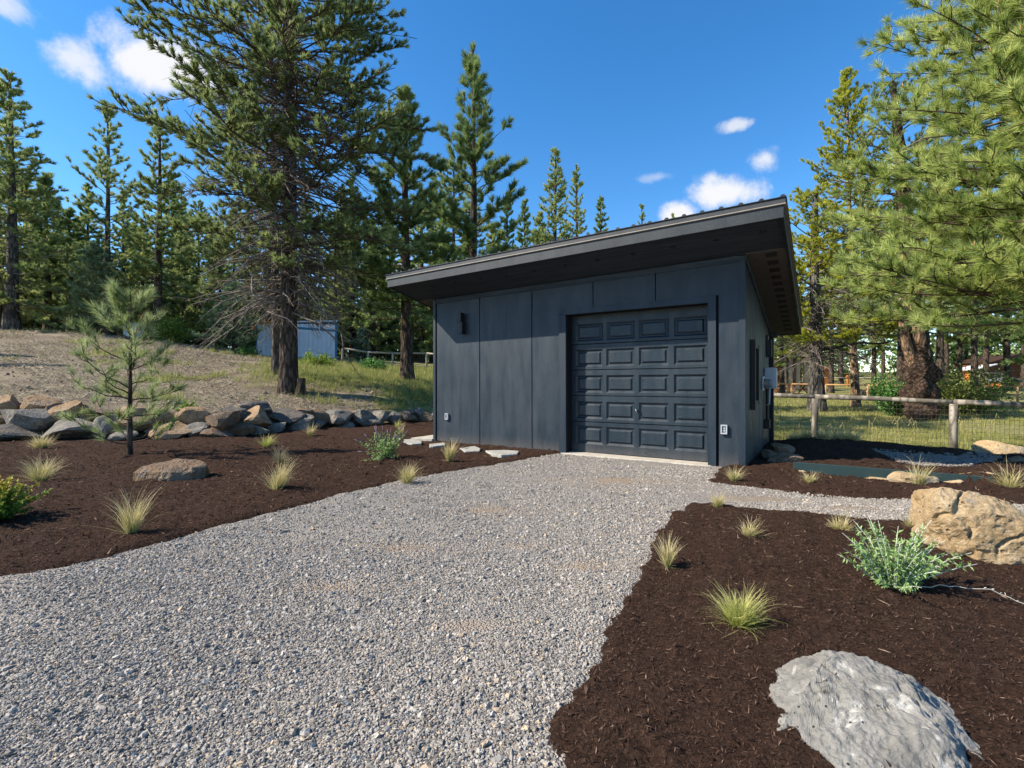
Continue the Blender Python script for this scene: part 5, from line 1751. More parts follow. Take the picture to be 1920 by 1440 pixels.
CL = [(77, 846, 64, 34, 'short dense pale grass clump at the foot of the boulder wall', 'straw', dict(n=320, tilt=0.6, droop=0.7)),
      (75, 907, 96, 62, 'wide arching straw clump above the gold-tipped shrub', 'straw', dict(n=260, tilt=0.55, droop=1.2)),
      (247, 1010, 70, 96, 'tall straw clump with spreading base in front of the flat brown rock', 'straw', dict(n=200, tilt=0.3, droop=0.8)),
      (517, 928, 76, 72, 'leaning straw clump in the middle of the mulch bed', 'straw', dict(n=260, tilt=0.4, droop=0.8, lean=(0.3, 1.2))),
      (500, 842, 46, 26, 'low bright green grass clump near the boulder wall', 'greenstraw', dict(n=240, tilt=0.75, droop=0.7)),
      (524, 874, 50, 40, 'greyish wispy grass clump behind the leaning straw clump', 'greystraw', dict(n=150, tilt=0.5, droop=0.7)),
      (582, 822, 28, 28, 'small pale grass tuft right against the boulder wall', 'straw', dict(n=130, tilt=0.4, droop=0.5)),
      (745, 806, 20, 18, 'tiny green grass tuft beyond the lavender shrub', 'greenstraw', dict(n=110, tilt=0.5, droop=0.5)),
      (752, 821, 18, 28, 'thin upright straw tuft next to the concrete step', 'straw', dict(n=90, tilt=0.25, droop=0.4)),
      (763, 911, 58, 46, 'spiky straw clump at the mulch edge by the gravel driveway', 'straw', dict(n=220, tilt=0.5, droop=0.7)),
      (842, 870, 32, 44, 'narrow upright straw clump in front of the garage siding', 'straw', dict(n=220, tilt=0.28, droop=0.5)),
      (1376, 907, 48, 34, 'straw clump at the foot of the garage corner beside the outlet', 'straw', dict(n=170, tilt=0.55, droop=0.7)),
      (1518, 913, 40, 30, 'drooping straw clump in front of the small sunlit tan rock', 'straw', dict(n=180, tilt=0.6, droop=1.0)),
      (1720, 919, 62, 62, 'upright straw clump growing before the domed tan rock', 'straw', dict(n=130, tilt=0.4, droop=0.8)),
      (1893, 926, 70, 62, 'arching straw clump leaning towards the path at the frame edge', 'straw', dict(n=170, tilt=0.55, droop=0.9)),
      (1346, 960, 40, 38, 'straw clump on the corner where driveway and path meet', 'straw', dict(n=190, tilt=0.4, droop=0.6)),
      (1403, 1020, 60, 46, 'straw clump set back from the driveway corner with a few long bent blades', 'straw', dict(n=210, tilt=0.5, droop=0.8)),
      (1575, 1004, 92, 32, 'flattened bleached straw clump beside the path behind the sage', 'straw', dict(n=300, tilt=0.9, droop=0.5)),
      (1252, 1073, 46, 62, 'upright straw clump at the mulch edge of the driveway, trailing one long blade', 'straw', dict(n=210, tilt=0.25, droop=0.5)),
      (1385, 1188, 112, 88, 'largest yellow-green grass clump in the nearest mulch', 'greenstraw', dict(n=600, tilt=0.5, droop=0.85, wid=0.0030)),
      (1712, 1003, 46, 36, 'pale grass clump between the sage and the leaning ochre boulder', 'straw', dict(n=150, tilt=0.5, droop=0.7)),
      (1490, 838, 26, 26, 'small dark grass tuft by the garage back corner', 'straw', dict(n=260, Z=9.9, hz=0.09, wid=0.011)),
      (1512, 836, 36, 30, 'dark grass clump just before the first fence post', 'straw', dict(n=260, Z=10.0, hz=0.09, wid=0.011)),
      (1546, 846, 46, 40, 'shaded grey grass clump on the mulch mound in front of the first fence post', 'straw', dict(n=260, Z=9.6, hz=0.09, wid=0.011)),
      (1572, 842, 44, 38, 'middle shaded grass clump on the mulch mound', 'straw', dict(n=260, Z=9.7, hz=0.09, wid=0.011)),
      (1600, 845, 50, 36, 'brownish grass clump at the end of the mulch mound nearest the dry creek', 'straw', dict(n=260, Z=9.6, hz=0.09, tilt=0.6, wid=0.011))]
for i, (px, py, w, h, lab, mat, kw) in enumerate(CL):
    clump(px, py, w, h, lab, mat, i, **kw)


# ------------------------------------------------------------------ leafy shrubs
def shrub(name, loc, nst, length, tilt, droop, label, cat, leaf_mat, stem_mat, leaf_len, leaf_w, per, seed=0, stem_r=0.004, tipcol=None, lmin=0.12, lmax=1.0, spikes=0, ztint=False, group=None, side_twigs=0):
    r = np.random.default_rng(seed + 300)
    root = empty(name, loc, label=label, cat=cat, group=group)
    st = MB()
    LP, LD, LT = [], [], []
    sp = MB()
    for k in range(nst):
        az = k * 2.399 + r.normal(0, 0.3)
        th = abs(r.normal(0, tilt)) + 0.06
        L_ = length * r.uniform(0.6, 1.1)
        n = 7
        s = np.linspace(0, 1, n)
        ang = th + droop * s ** 1.5 * r.uniform(0.3, 1.5)
        hx = np.concatenate([[0], np.cumsum(np.sin(ang[:-1]))]) * L_ / (n - 1)
        hz = np.concatenate([[0], np.cumsum(np.cos(ang[:-1]))]) * L_ / (n - 1)
        br = r.uniform(0, 0.12) * length
        P = np.stack([(hx + br) * math.cos(az), (hx + br) * math.sin(az), np.maximum(hz, 0.01)], 1) + np.cumsum(r.normal(0, 0.008, (n, 3)) * length, 0)
        P[0, 2] = -0.02
        st.tube(P, stem_r * (1 - 0.7 * s), 5, cap=False)
        paths = [(P, 1.0)]
        for q in range(side_twigs):
            f = r.uniform(0.25, 0.8) * (n - 1)
            i0 = int(f)
            p0 = P[i0]
            dv = (P[min(i0 + 1, n - 1)] - p0)
            dv = dv / (np.linalg.norm(dv) + 1e-9) + r.normal(0, 0.6, 3)
            dv /= np.linalg.norm(dv)
            tl = L_ * r.uniform(0.2, 0.4)
            P2 = np.array([p0 + dv * tl * u + np.array([0, 0, 0.1 * tl * u * u]) for u in np.linspace(0, 1, 5)])
            st.tube(P2, stem_r * 0.5 * (1 - 0.6 * np.linspace(0, 1, 5)), 4, cap=False)
            paths.append((P2, 0.5))
        for Pq, wt in paths:
            nq = len(Pq)
            for m_ in range(int(per * wt)):
                f = r.uniform(lmin, lmax) * (nq - 1)
                i0 = min(int(f), nq - 2)
                p = Pq[i0] + (Pq[i0 + 1] - Pq[i0]) * (f - i0)
                dv = (Pq[i0 + 1] - Pq[i0])
                dv = dv / (np.linalg.norm(dv) + 1e-9) * 0.7 + r.normal(0, 0.75, 3)
                LP.append(p)
                LD.append(dv)
                LT.append(np.clip((p[2] / (length * 0.95)) if ztint else r.normal(0.5, 0.2), 0, 1))
        if spikes and k < spikes:
            p = P[-1]
            d = P[-1] - P[-2]
            d = d / np.linalg.norm(d)
            sp.tube(np.array([p, p + d * 0.05, p + d * 0.11]), [0.007, 0.009, 0.003], 6)
    st.build('stems', stem_mat, root, smooth=True)
    V, T, A = leaf_cloud(np.array(LP), np.array(LD), leaf_len, leaf_w, r, np.array(LT))
    link('leaves', raw_mesh('leaves', V, [T], {'tint': A}), leaf_mat, root, kind='stuff')
    if spikes:
        sp.build('flower_spikes', M['spike'], root, smooth=True)
    return root


x, y = G(1676, 1116)
sage = shrub('sage_bush', (x, y, 0.03), 54, 0.43, 0.50, 0.35, 'large silvery green sage bush with white stems in the near mulch bed', 'shrub', M['leaf_sage'], M['stem_sage'], 0.040, 0.0125, 64, 2, 0.0030, lmin=0.02, lmax=0.9)
# its long stray stem lying on the mulch
r_ = np.random.default_rng(77)
P0 = np.array([(0.06, -0.08, 0.05), (0.22, -0.15, 0.09), (0.36, -0.22, 0.10), (0.46, -0.28, 0.06), (0.555, -0.345, 0.035), (0.585, -0.35, 0.055)])
tq = np.linspace(0, 5, 22)
P = np.stack([np.interp(tq, range(6), P0[:, k]) for k in range(3)], 1) + r_.normal(0, 0.0045, (22, 3))
ss = MB().tube(P, np.linspace(0.0026, 0.0014, 22), 5)
V, T, A = leaf_cloud(P[8:], r_.normal(0, 1, (14, 3)) + np.array([0.6, -0.3, 0.6]), 0.022, 0.008, r_)
ss.add(V, T=T)
ss.build('stray_stem', M['dry_stem'], sage)
x, y = G(724, 866)
shrub('lavender_shrub', (x, y, 0.03), 46, 0.50, 0.50, 0.3, 'rounded green shrub with purplish spikes near the garage corner', 'shrub', M['leaf_sage'], M['twig'], 0.05, 0.02, 36, 5, 0.004, spikes=30)
x, y = G(6, 986)
shrub('spirea_shrub', (x - 0.13, y, 0.02), 70, 0.42, 0.75, 0.3, 'rounded green shrub with gold leaf tips in the mulch at the frame edge', 'shrub', M['leaf_spirea'], M['twig'], 0.040, 0.026, 46, 6, 0.004, ztint=True, side_twigs=2)
x, y, z = at(352, 775, 11.75)
shrub('weed_patch', (x, y, z - 0.02), 30, 0.32, 0.9, 0.4, 'bright green leafy weed on top of the boulder wall beside the young pine', 'weed', M['leaf_bright'], M['twig'], 0.07, 0.05, 22, 7, 0.004)

# ------------------------------------------------------------------ near wire fence
fence = empty('wire_fence', (8.0, 10.5, 0), label='weathered round rail fence with wire mesh beyond the mulch', cat='fence')
FP = []
for px, top, bot, Z in ((1272, 735, 812, 15.8), (1528, 747, 834, 13.2), (1788, 757, 852, 11.5), (2090, 772, 880, 9.8), (2480, 790, 910, 8.1)):
    x = (px - 960) / F * Z
    FP.append((x, Z, EYE - (top - HY) * Z / F))
fx0, fy0 = 8.0, 10.5
for x, y, zt in FP:
    MB().tube([(x - fx0, y - fy0, -0.7), (x - fx0, y - fy0, zt * 0.5), (x - fx0, y - fy0, zt - 0.02)], [0.084, 0.082, 0.078], 14).build('fence_post', M['weathered_wood'], fence, smooth=True)
for (xa, ya, za), (xb, yb, zb_) in zip(FP[:-1], FP[1:]):
    n = 6
    t = np.linspace(0, 1, n)
    Pp = np.stack([xa + (xb - xa) * t - fx0, ya + (yb - ya) * t - fy0, za + (zb_ - za) * t + 0.03 + np.array([0, .008, .012, .006, -.004, 0])], 1)
    MB().tube(Pp, np.linspace(0.066, 0.058, n), 14).build('fence_rail', M['weathered_wood'], fence, smooth=True)
mesh_ = MB()
for (xa, ya, za), (xb, yb, zb_) in zip(FP[:-1], FP[1:]):
    ln = math.hypot(xb - xa, yb - ya)
    hgt = min(za, zb_) - 0.05
    for k in range(int(ln / 0.075)):
        t = (k + 0.5) * 0.075 / ln
        X, Y = xa + (xb - xa) * t - fx0, ya + (yb - ya) * t - fy0 - 0.09
        mesh_.tube([(X, Y, -0.38), (X, Y, hgt)], 0.0032, 3, cap=False)
    for k in range(11):
        zz = -0.34 + k * (hgt + 0.34) / 10
        mesh_.tube([(xa - fx0, ya - fy0 - 0.092, zz), (xb - fx0, yb - fy0 - 0.092, zz)], 0.0032, 3, cap=False)
mesh_.build('wire_mesh', M['wire'], fence)


def rail_fence(pts, label, mat, rr=0.05, pr=0.06, name='rail_fence', hgt=1.0, rails=(1.0,), wire=False):
    o = empty(name, (pts[0][0], pts[0][1], 0), label=label, cat='fence')
    P = [(x, y, gz(x, y)) for x, y in pts]
    x0, y0 = pts[0]
    for x, y, z in P:
        MB().tube([(x - x0, y - y0, z - 0.2), (x - x0, y - y0, z + hgt)], pr, 8).build('fence_post', mat, o, smooth=True)
    for a, b in zip(P[:-1], P[1:]):
        for f in rails:
            MB().tube([(a[0] - x0, a[1] - y0, a[2] + hgt * f), (b[0] - x0, b[1] - y0, b[2] + hgt * f)], rr, 8).build('fence_rail', mat, o, smooth=True)
    if wire:
        w_ = MB()
        for a, b in zip(P[:-1], P[1:]):
            ln = math.hypot(b[0] - a[0], b[1] - a[1])
            for k in range(int(ln / 0.2)):
                t = (k + 0.5) * 0.2 / ln
                X, Y, Zz = a[0] + (b[0] - a[0]) * t - x0, a[1] + (b[1] - a[1]) * t - y0, a[2] + (b[2] - a[2]) * t
                w_.tube([(X, Y, Zz), (X, Y, Zz + hgt)], 0.003, 3, cap=False)
        w_.build('wire_mesh', M['wire'], o)
    return o


def gp_(px, Z):
    return ((px - 960) / F * Z, Z)


rail_fence([gp_(1400, 36), gp_(1484, 35), gp_(1548, 34), gp_(1627, 33), gp_(1716, 32), gp_(1808, 31), gp_(1908, 30), gp_(2010, 29)], 'honey brown rail fence across the meadow behind the green bushes', M['new_wood'], wire=True)
rail_fence([gp_(1540, 46), gp_(1556, 46), gp_(1599, 46), gp_(1690, 46), gp_(1760, 46)], 'far low rail fence beyond the meadow fence', M['pale_wood'])
rail_fence([gp_(1836, 58), gp_(1866, 58), gp_(1878, 58)], 'pale gate-like fence panel in front of the far red-brown cabin', M['pale_wood'], rr=0.07, pr=0.08, hgt=1.3, rails=(1.0, 0.4))
rail_fence([gp_(642, 31), gp_(690, 31.5), gp_(736, 32), gp_(800, 33), gp_(850, 33), gp_(900, 33)], 'pale rail fence in the tall grass between the metal shed and the garage', M['pale_wood'], rr=0.06, pr=0.07, hgt=0.85, wire=True)

# ------------------------------------------------------------------ the metal shed on the slope
sh = empty('metal_shed', at(480, 675, 31.0), R(21), label='pale blue metal shed with blue corner trim behind the big pine', cat='shed')
sh.location.z -= 0.2
sw = (622 - 480) / F * 31
for k in range(17):
    x0 = 0.06 + k * (sw - 0.12) / 17
    zt = 2.55 + 0.1 * (k / 17)
    MB().box(x0, x0 + (sw - 0.12) / 17 - 0.04, -0.03, 0.0, 0, zt).box(x0, x0 + (sw - 0.12) / 17, 0.001, 0.03, 0, zt).build('wall_panel', M['shed'], sh)
MB().box(-0.02, 0.07, -0.05, 0.05, 0, 2.6).build('corner_trim', M['shed_trim'], sh)
MB().box(sw - 0.10, sw + 0.03, -0.05, 0.05, 0, 2.95).build('corner_trim', M['shed_trim'], sh)
MB().prism([(1.3, 2.30), (sw - 0.11, 2.16), (sw - 0.11, 2.30), (1.3, 2.44)], -0.055, -0.031).build('wall_band', M['shed_trim'], sh)
MB().box(0.05, sw - 0.05, 0.05, 3.5, 0, 2.5).build('wall', M['shed'], sh)
MB().prism([(-0.5, 2.46), (1.45, 2.62), (1.45, 2.72), (-0.5, 2.55)], -0.45, 3.9).build('roof', M['orange_wood'], sh)
MB().prism([(1.46, 2.62), (sw + 0.05, 2.86), (sw + 0.05, 2.95), (1.46, 2.72)], -0.06, 3.9).build('roof', M['shed'], sh)
# pale tank half hidden behind the young pine
x, y, z = at(256, 640, 28.5)
tk = empty('water_tank', (x, y, z - 0.3), label='grey-green upright tank seen through the young pine', cat='tank')
MB().tube([(0, 0, 0), (0, 0, 1.15), (0, 0, 1.25)], [0.62, 0.62, 0.3], 24).build('tank_body', M['grey_box'], tk)
MB().tube([(0, 0, 1.25), (0, 0, 1.33)], 0.22, 16).build('tank_lid', M['inner_plastic'], tk)

# ------------------------------------------------------------------ far buildings and yard things beyond the meadow
def far_base(px, py, Z):
    x, y, z = at(px, py, Z)
    return (x, y, min(z, gz(x, y) + 0.3))


b = empty('tan_pavilion', far_base(1462, 716, 42), label='tan post-and-beam shelter beyond the woodpile', cat='shelter')
s = 42 / F
for px in (1470, 1482, 1496, 1510):
    MB().box((px - 1462) * s - 0.14, (px - 1462) * s + 0.14, -0.1, 0.1, -0.3, 2.5).build('post', M['tan_wall'], b)
MB().box(0, 2.6, 1.2, 1.4, -0.3, 2.5).build('wall', M['brown_wood'], b)
MB().prism([(-0.3, 2.5), (1.3, 3.3), (2.9, 2.5), (1.3, 2.7)], -0.4, 1.9).build('roof', M['tan_wall'], b)
b = empty('orange_shed', far_base(1543, 713, 50), label='small orange wooden hut beside the trunk with the low bare limb', cat='hut')
MB().box(0, 0.95, 0, 0.9, -0.3, 1.25).build('wall', M['orange_wood'], b)
MB().prism([(-0.15, 1.25), (0.47, 1.75), (1.1, 1.25)], -0.15, 1.05).build('roof', M['brown_wood'], b)
MB().box(0.15, 0.32, -0.02, -0.001, 0.75, 1.0).build('window', M['pane'], b)
for px, py, h, lab in ((1590, 715, 0.9, 'slim orange post standing by the far low fence'), (1800, 718, 1.5, 'orange signpost-like pole beside the far bare trunk')):
    x, y, z = far_base(px, py, 50)
    MB().box(-0.10, 0.10, -0.08, 0.08, -0.3, h).box(-0.2, 0.2, -0.06, 0.06, h * 0.65, h * 0.65 + 0.22).build('wooden_post', M['orange_wood'], None, label=lab, cat='post').location = (x, y, z)
b = empty('brown_cabin', far_base(1832, 712, 66), label='red-brown log cabin with a white porch roof across the meadow', cat='cabin')
MB().box(1.6, 9.5, 0, 5, -0.4, 2.3).build('wall', M['brown_wood'], b)
for k in range(5):
    MB().box(1.58, 9.5, -0.08, -0.001, 0.1 + k * 0.42, 0.44 + k * 0.42).build('log', M['brown_wood'], b)
MB().box(-0.2, 1.58, -0.05, 1.6, -0.4, 1.15).build('porch', M['orange_wood'], b)
MB().prism([(-0.8, 1.25), (2.0, 1.95), (2.0, 2.1), (-0.8, 1.4)], -0.8, 2.5).build('porch_roof', M['white_roof'], b)
MB().prism([(1.3, 2.3), (5.5, 3.5), (9.8, 2.3)], -0.5, 5.5).build('roof', M['dark_roof'], b)
MB().box(3.6, 4.6, -0.12, -0.082, 0.8, 1.9).build('window', M['pane'], b)
b = empty('log_kennel', far_base(1880, 726, 48), label='small honey coloured gabled log kennel near the pale gate panel', cat='kennel')
MB().prism([(0, -0.2), (1.75, -0.2), (1.75, 0.5), (0.87, 0.85), (0, 0.5)], 0, 1.4).build('wall', M['orange_wood'], b)
MB().prism([(-0.12, 0.46), (0.87, 0.86), (1.87, 0.46), (1.87, 0.55), (0.87, 0.96), (-0.12, 0.55)], -0.15, 1.55).build('roof', M['inner_plastic'], b)
MB().box(0.5, 1.2, -0.03, -0.001, -0.1, 0.4).build('opening', M['brown_wood'], b)
# firewood
def firewood(px, Z, w, h, label, seed):
    x = (px - 960) / F * Z
    o = empty('woodpile', (x, Z, gz(x, Z)), label=label, cat='woodpile')
    r = np.random.default_rng(seed)
    mb = MB()
    rad = 0.085
    for row in range(int(h / (rad * 1.8))):
        for k in range(int(w / (rad * 2)) - (row % 2)):
            xx = k * rad * 2.05 + (row % 2) * rad + r.normal(0, 0.01)
            zz = rad + row * rad * 1.78
            mb.tube([(xx, r.uniform(-0.05, 0.05), zz), (xx, 0.5, zz)], rad * r.uniform(0.8, 1.0), 7)
    mb.build('logs', M['log_end'], o, kind='stuff')
    return o


firewood(1449, 39, 1.9, 0.85, 'stacked split firewood by the tan shelter', 1)
firewood(1612, 38, 1.1, 0.55, 'small heap of firewood behind the meadow fence', 2)
x, y, _ = at(1484, 735, 38)
tb = empty('picnic_table', (x, y, gz(x, y)), label='brown picnic table in front of the stacked firewood', cat='table')
MB().box(-1.1, 1.1, -0.4, 0.4, 0.70, 0.76).build('table_top', M['brown_wood'], tb)
MB().box(-1.1, 1.1, -0.85, -0.6, 0.40, 0.45).build('bench', M['brown_wood'], tb)
MB().box(-1.1, 1.1, 0.6, 0.85, 0.40, 0.45).build('bench', M['brown_wood'], tb)
for sx in (-0.9, 0.9):
    MB().tube([(sx, -0.75, 0), (sx, 0.25, 0.70)], 0.05, 6).tube([(sx, 0.75, 0), (sx, -0.25, 0.70)], 0.05, 6).build('leg', M['brown_wood'], tb)

# ------------------------------------------------------------------ bushes, stump, meadow grass
def bush(name, px, Z, w, h, label, mat, seed, leaf=0.10, per=60, nst=60):
    x, y, z = on_ground(px, Z, 0.03)
    r = np.random.default_rng(seed)
    root = empty(name, (x, y, z), label=label, cat='bush')
    st = MB()
    LP, LD, LT = [], [], []
    for k in range(nst):
        az = r.uniform(0, 6.28)
        c = np.array([math.cos(az) * w * 0.5 * math.sqrt(r.random()), math.sin(az) * w * 0.5 * math.sqrt(r.random()), 0])
        top = h * math.sqrt(max(0.05, 1 - (np.hypot(c[0], c[1]) / (w * 0.55)) ** 2)) * r.uniform(0.65, 1.1)
        tip = np.array([c[0], c[1], top])
        st.tube(np.array([c * 0.25, c * 0.6 + np.array([0, 0, top * 0.5]), tip]), [0.015, 0.01, 0.004], 4, cap=False)
        for q in range(per):
            f = r.uniform(0.15, 1.0)
            p = c * (0.25 + 0.75 * f) + np.array([0, 0, top * f]) + r.normal(0, 0.09, 3) * (w / 2)
            p[2] = max(p[2], 0.03)
            LP.append(p)
            LD.append(r.normal(0, 1, 3) + np.array([0, 0, 0.5]))
            LT.append(r.normal(0.5, 0.25))
    st.build('stems', M['twig'], root, smooth=True)
    V, T, A = leaf_cloud(np.array(LP), np.array(LD), leaf, leaf * 0.6, r, np.array(LT))
    link('leaves', raw_mesh('leaves', V, [T], {'tint': A}), M[mat], root, kind='stuff')
    return root


bush('bush', 1685, 22.0, 2.7, 2.2, 'rich green leafy bush behind the fence, next to the knobbly trunk', 'leaf_green', 31, 0.13, 70, 70)
bush('bush', 1815, 22.5, 4.4, 2.3, 'wide olive green bush spreading on the far side of the knobbly trunk', 'leaf_olive', 32, 0.13, 75, 95)
bush('bush', 700, 25.0, 1.6, 0.75, 'low green bush in the tall grass in front of the metal shed', 'leaf_green', 33, 0.12, 40, 34)
bush('bush', 596, 24.0, 2.0, 0.75, 'low bright weeds beside the big pine trunk in front of the shed', 'leaf_bright', 36, 0.12, 40, 34)
bush('bush', 462, 27.6, 1.5, 0.6, 'low green bush at the shed corner on the mound edge', 'leaf_green', 34, 0.12, 40, 30)
bush('bush', 320, 29.0, 2.6, 1.9, 'sunlit bright green bush at the forest edge behind the mound', 'leaf_bright', 35, 0.14, 50, 45)
x, y, z = on_ground(563, 16.4, 0.05)
r_ = np.random.default_rng(3)
stm, _a = trunk_mesh('stump', 0.62, 0.17, r_, (0.03, 0), 0.3, 10, 8, 0.1, 0, 0.35, 0)
link('stump', stm, M['bark_main'], None, (x, y, z), label='short broken stump standing against the big pine trunk', cat='stump')


def meadow(name, n, regions, label, mat, seed, blade, width):
    r = np.random.default_rng(seed)
    Vs, Ts, As, base = [], [], [], 0
    for (x0, x1, y0, y1, frac, cond) in regions:
        k = int(n * frac)
        X, Y = r.uniform(x0, x1, k), r.uniform(y0, y1, k)
        g = greenness(X, Y)
        keep = (r.random(k) < np.clip(g * 1.4 - 0.15, 0, 1)) & cond(X, Y)
        X, Y = X[keep], Y[keep]
        Zv = ground(X, Y)
        nb = 9
        c = len(X)
        hs = blade * r.lognormal(0, 0.35, c)
        Xb = np.repeat(X, nb) + r.normal(0, 0.05, c * nb)
        Yb = np.repeat(Y, nb) + r.normal(0, 0.05, c * nb)
        Zb = np.repeat(Zv, nb) - 0.02
        az = r.uniform(0, 6.28, c * nb)
        L_ = np.repeat(hs, nb) * r.uniform(0.5, 1.1, c * nb)
        tl = np.abs(r.normal(0, 0.4, c * nb))
        wd = width * (Yb / 14)
        s = np.stack([-np.sin(az), np.cos(az), np.zeros(c * nb)], 1) * wd[:, None]
        p0 = np.stack([Xb, Yb, Zb], 1)
        tip = p0 + np.stack([np.cos(az) * np.sin(tl), np.sin(az) * np.sin(tl), np.cos(tl)], 1) * L_[:, None]
        V = np.stack([p0 - s, p0 + s, tip], 1).reshape(-1, 3)
        Vs.append(V)
        Ts.append(np.arange(len(V)).reshape(-1, 3) + base)
        base += len(V)
        t = np.repeat(np.clip(r.normal(0.45, 0.25, c), 0, 1), nb)
        As.append(np.repeat(t, 3) + np.tile([0, 0, 0.2], c * nb))
    me = raw_mesh(name, np.vstack(Vs), [np.vstack(Ts)], {'tint': np.clip(np.concatenate(As), 0, 1)})
    return link(name, me, M[mat], None, label=label, cat='grass', kind='stuff')


behind_fence = lambda X, Y: (Y > np.interp(X, [p[0] for p in FP][::1], [p[1] for p in FP]) + 0.1) & ~((np.abs((X - L2[0]) * U2[0] + (Y - L2[1]) * U2[1] - 3.1) < 3.4) & ((X - L2[0]) * V2[0] + (Y - L2[1]) * V2[1] < 4.2))
meadow('meadow_grass', 20000, [(4.5, 16, 9.5, 18, 0.5, behind_fence), (5.5, 30, 18, 36, 0.5, behind_fence)], 'short patchy meadow grass behind the wire fence', 'lawn_grass', 51, 0.11, 0.0055)
uphill = lambda X, Y: side_of_line(X, Y, WALL_LINE) > 0.6
meadow('slope_grass', 40000, [(-13, 0, 12, 32, 0.62, uphill), (-26, -6, 12, 27, 0.38, uphill)], 'tall green and dry grass growing on the slope around the big pine and shed', 'field_grass', 52, 0.20, 0.006)
# dry seed stalks
sd = MB()
r_ = np.random.default_rng(9)
for k in range(30):
    px = r_.uniform(1470, 1900)
    Z = r_.uniform(13.6, 17.5)
    x, y = gp_(px, Z)
    h = r_.uniform(0.25, 0.6)
    a, tl = r_.uniform(0, 6.28), r_.uniform(0.02, 0.2)
    P = np.array([(x, y, gz(x, y) - 0.02), (x + tl * 0.5 * math.cos(a), y, gz(x, y) + h * 0.7), (x + tl * math.cos(a), y, gz(x, y) + h), (x + tl * math.cos(a) + 0.09 * math.copysign(1, math.cos(a)), y, gz(x, y) + h * 0.72)])
    sd.tube(P, [0.004, 0.004, 0.006, 0.010], 4, a=[0.35, 0.45, 0.6, 0.7])
link('seed_stalks', sd.mesh('seed_stalks'), M['straw'], None, label='dry bent seed stalks standing in the meadow grass', cat='grass', kind='stuff')
# scattered stones and clods on the dirt slope
r_ = np.random.default_rng(14)
X, Y = r_.uniform(-19, -2, 3600), 12 + 14 * r_.random(3600) ** 1.6
k_ = side_of_line(X, Y, WALL_LINE) > 0.5
X, Y = X[k_], Y[k_]
sz = np.clip(r_.lognormal(math.log(0.024), 0.6, len(X)), 0.012, 0.16)
_tmp = M['stone']
CL_ = Mat('dirt_clods', 0.95, 0.1)
nn_ = CL_.noise(CL_.pos, 6, 4)
CL_.color(CL_.ramp(nn_, [(0.3, (0.14, 0.10, 0.075)), (0.7, (0.30, 0.24, 0.185))]))
cl_o = MB()
for xx, yy, zz, s_ in zip(X, Y, ground(X, Y), sz):
    a = r_.normal(0, 1, (6, 3)) * 0.18 + np.array([(1, 0, 0), (-1, 0, 0), (0, 1, 0), (0, -1, 0), (0, 0, 0.7), (0, 0, -0.7)])
    cl_o.add(a * s_ * 0.7 + np.array([xx, yy, zz + s_ * 0.2]), T=[(0, 2, 4), (2, 1, 4), (1, 3, 4), (3, 0, 4), (2, 0, 5), (1, 2, 5), (3, 1, 5), (0, 3, 5)])
link('dirt_clods', cl_o.mesh('dirt_clods'), CL_.m, None, label='loose dirt clods and stones scattered over the bare slope', cat='dirt', kind='stuff')

# thin dry tufts over the whole slope and needle litter on the beds and drive
def litter(name, n, region, hf, label, cols, ln, wd, keepf, seed, up=0.25):
    r = np.random.default_rng(seed)
    X, Y = r.uniform(region[0], region[1], n), r.uniform(region[2], region[3], n)
    k = keepf(X, Y)
    X, Y = X[k], Y[k]
    n = len(X)
    az, el = r.uniform(0, 6.28, n), np.abs(r.normal(0, up, n))
    L_ = ln * r.lognormal(0, 0.4, n)
    d = np.stack([np.cos(az) * np.cos(el), np.sin(az) * np.cos(el), np.sin(el)], 1) * L_[:, None]
    sd_ = np.stack([-np.sin(az), np.cos(az), np.zeros(n)], 1) * (wd * np.maximum(1, Y / 9))[:, None]
    p = np.stack([X, Y, hf(X, Y) + 0.006], 1)
    up_ = np.array([0, 0, wd * 1.2])
    V = np.stack([p - sd_, p + sd_, p + d, p + d * 0.5 + up_], 1).reshape(-1, 3)
    i = np.arange(n) * 4
    T = np.concatenate([np.stack([i, i + 1, i + 3], 1), np.stack([i + 1, i + 2, i + 3], 1), np.stack([i + 2, i, i + 3], 1)])
    mt = m_needles(name + '_strands', cols, 0.15)
    return link(name, raw_mesh(name, V, [T], {'tint': np.repeat(r.random(n), 4)}), mt, None, label=label, cat='litter', kind='stuff')


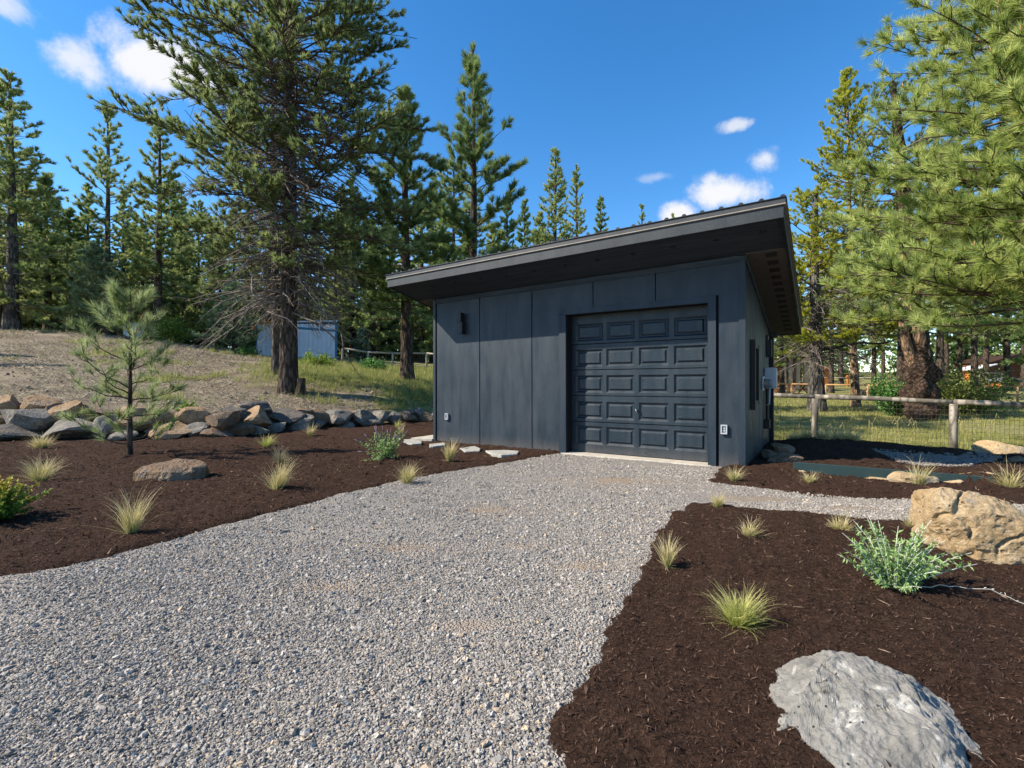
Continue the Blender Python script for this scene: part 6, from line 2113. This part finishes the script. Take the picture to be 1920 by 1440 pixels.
litter('dry_litter', 56000, (-26, -1, 11.6, 29), ground, 'dry straw and needle litter strewn over the dirt slope', [(0.09, 0.07, 0.045), (0.30, 0.245, 0.15), (0.52, 0.44, 0.28)], 0.15, 0.005, lambda X, Y: (side_of_line(X, Y, WALL_LINE) > 0.5) & (fbm(np.stack([X, Y, X * 0], 1) * 0.8, 3) > 0.42), 61, 0.35)
litter('needle_litter', 1500, (-5, 6, 1.5, 9), lambda X, Y: np.where(poly_dist(X, Y, GRAVEL_AREA) > 0, gravel_h(X, Y) + 0.012, 0.06), 'stray dry needles and straw lying on the driveway stones', [(0.16, 0.10, 0.05), (0.33, 0.24, 0.13), (0.60, 0.52, 0.36)], 0.07, 0.0016, lambda X, Y: (poly_dist(X, Y, GRAVEL_AREA) > 0.0) & (poly_dist(X, Y, LEFT_BED) < 0) & (poly_dist(X, Y, RIGHT_BED) < 0) & (poly_dist(X, Y, STRIP_BED) < 0), 62, 0.08)
litter('straw_bits', 900, (-9, 6, 1.5, 10.5), lambda X, Y: np.where(X < 0.5, mulch_height(X, Y, LEFT_BED), mulch_height(X, Y, RIGHT_BED)), 'pale straw bits caught in the mulch of the beds', [(0.18, 0.10, 0.06), (0.34, 0.22, 0.13), (0.58, 0.46, 0.32)], 0.055, 0.0016, lambda X, Y: (poly_dist(X, Y, LEFT_BED) > 0.1) | (poly_dist(X, Y, RIGHT_BED) > 0.1), 63, 0.1)

# the far-off wood that closes the view between the trunks
r_ = np.random.default_rng(123)
nfar = 22000
az = r_.uniform(R(-62), R(62), nfar)
ds = r_.uniform(62, 84, nfar) + 34 * sstep(az, R(20), R(25))
X, Y = np.sin(az) * ds, np.cos(az) * ds
Zt = ground(X, Y) + (5.0 + 4.5 * fbm(np.stack([az * 22, ds * 0.15, az * 0], 1), 3)) * r_.random(nfar) ** 0.8
V, T, A = leaf_cloud(np.stack([X, Y, Zt], 1), r_.normal(0, 1, (nfar, 3)), 0.95, 0.6, r_)
link('distant_woods', raw_mesh('distant_woods', V, [T], {'tint': A}), M['needles_dark'], None, label='dark mass of distant woods seen between the nearer trunks', cat='woods', kind='stuff')
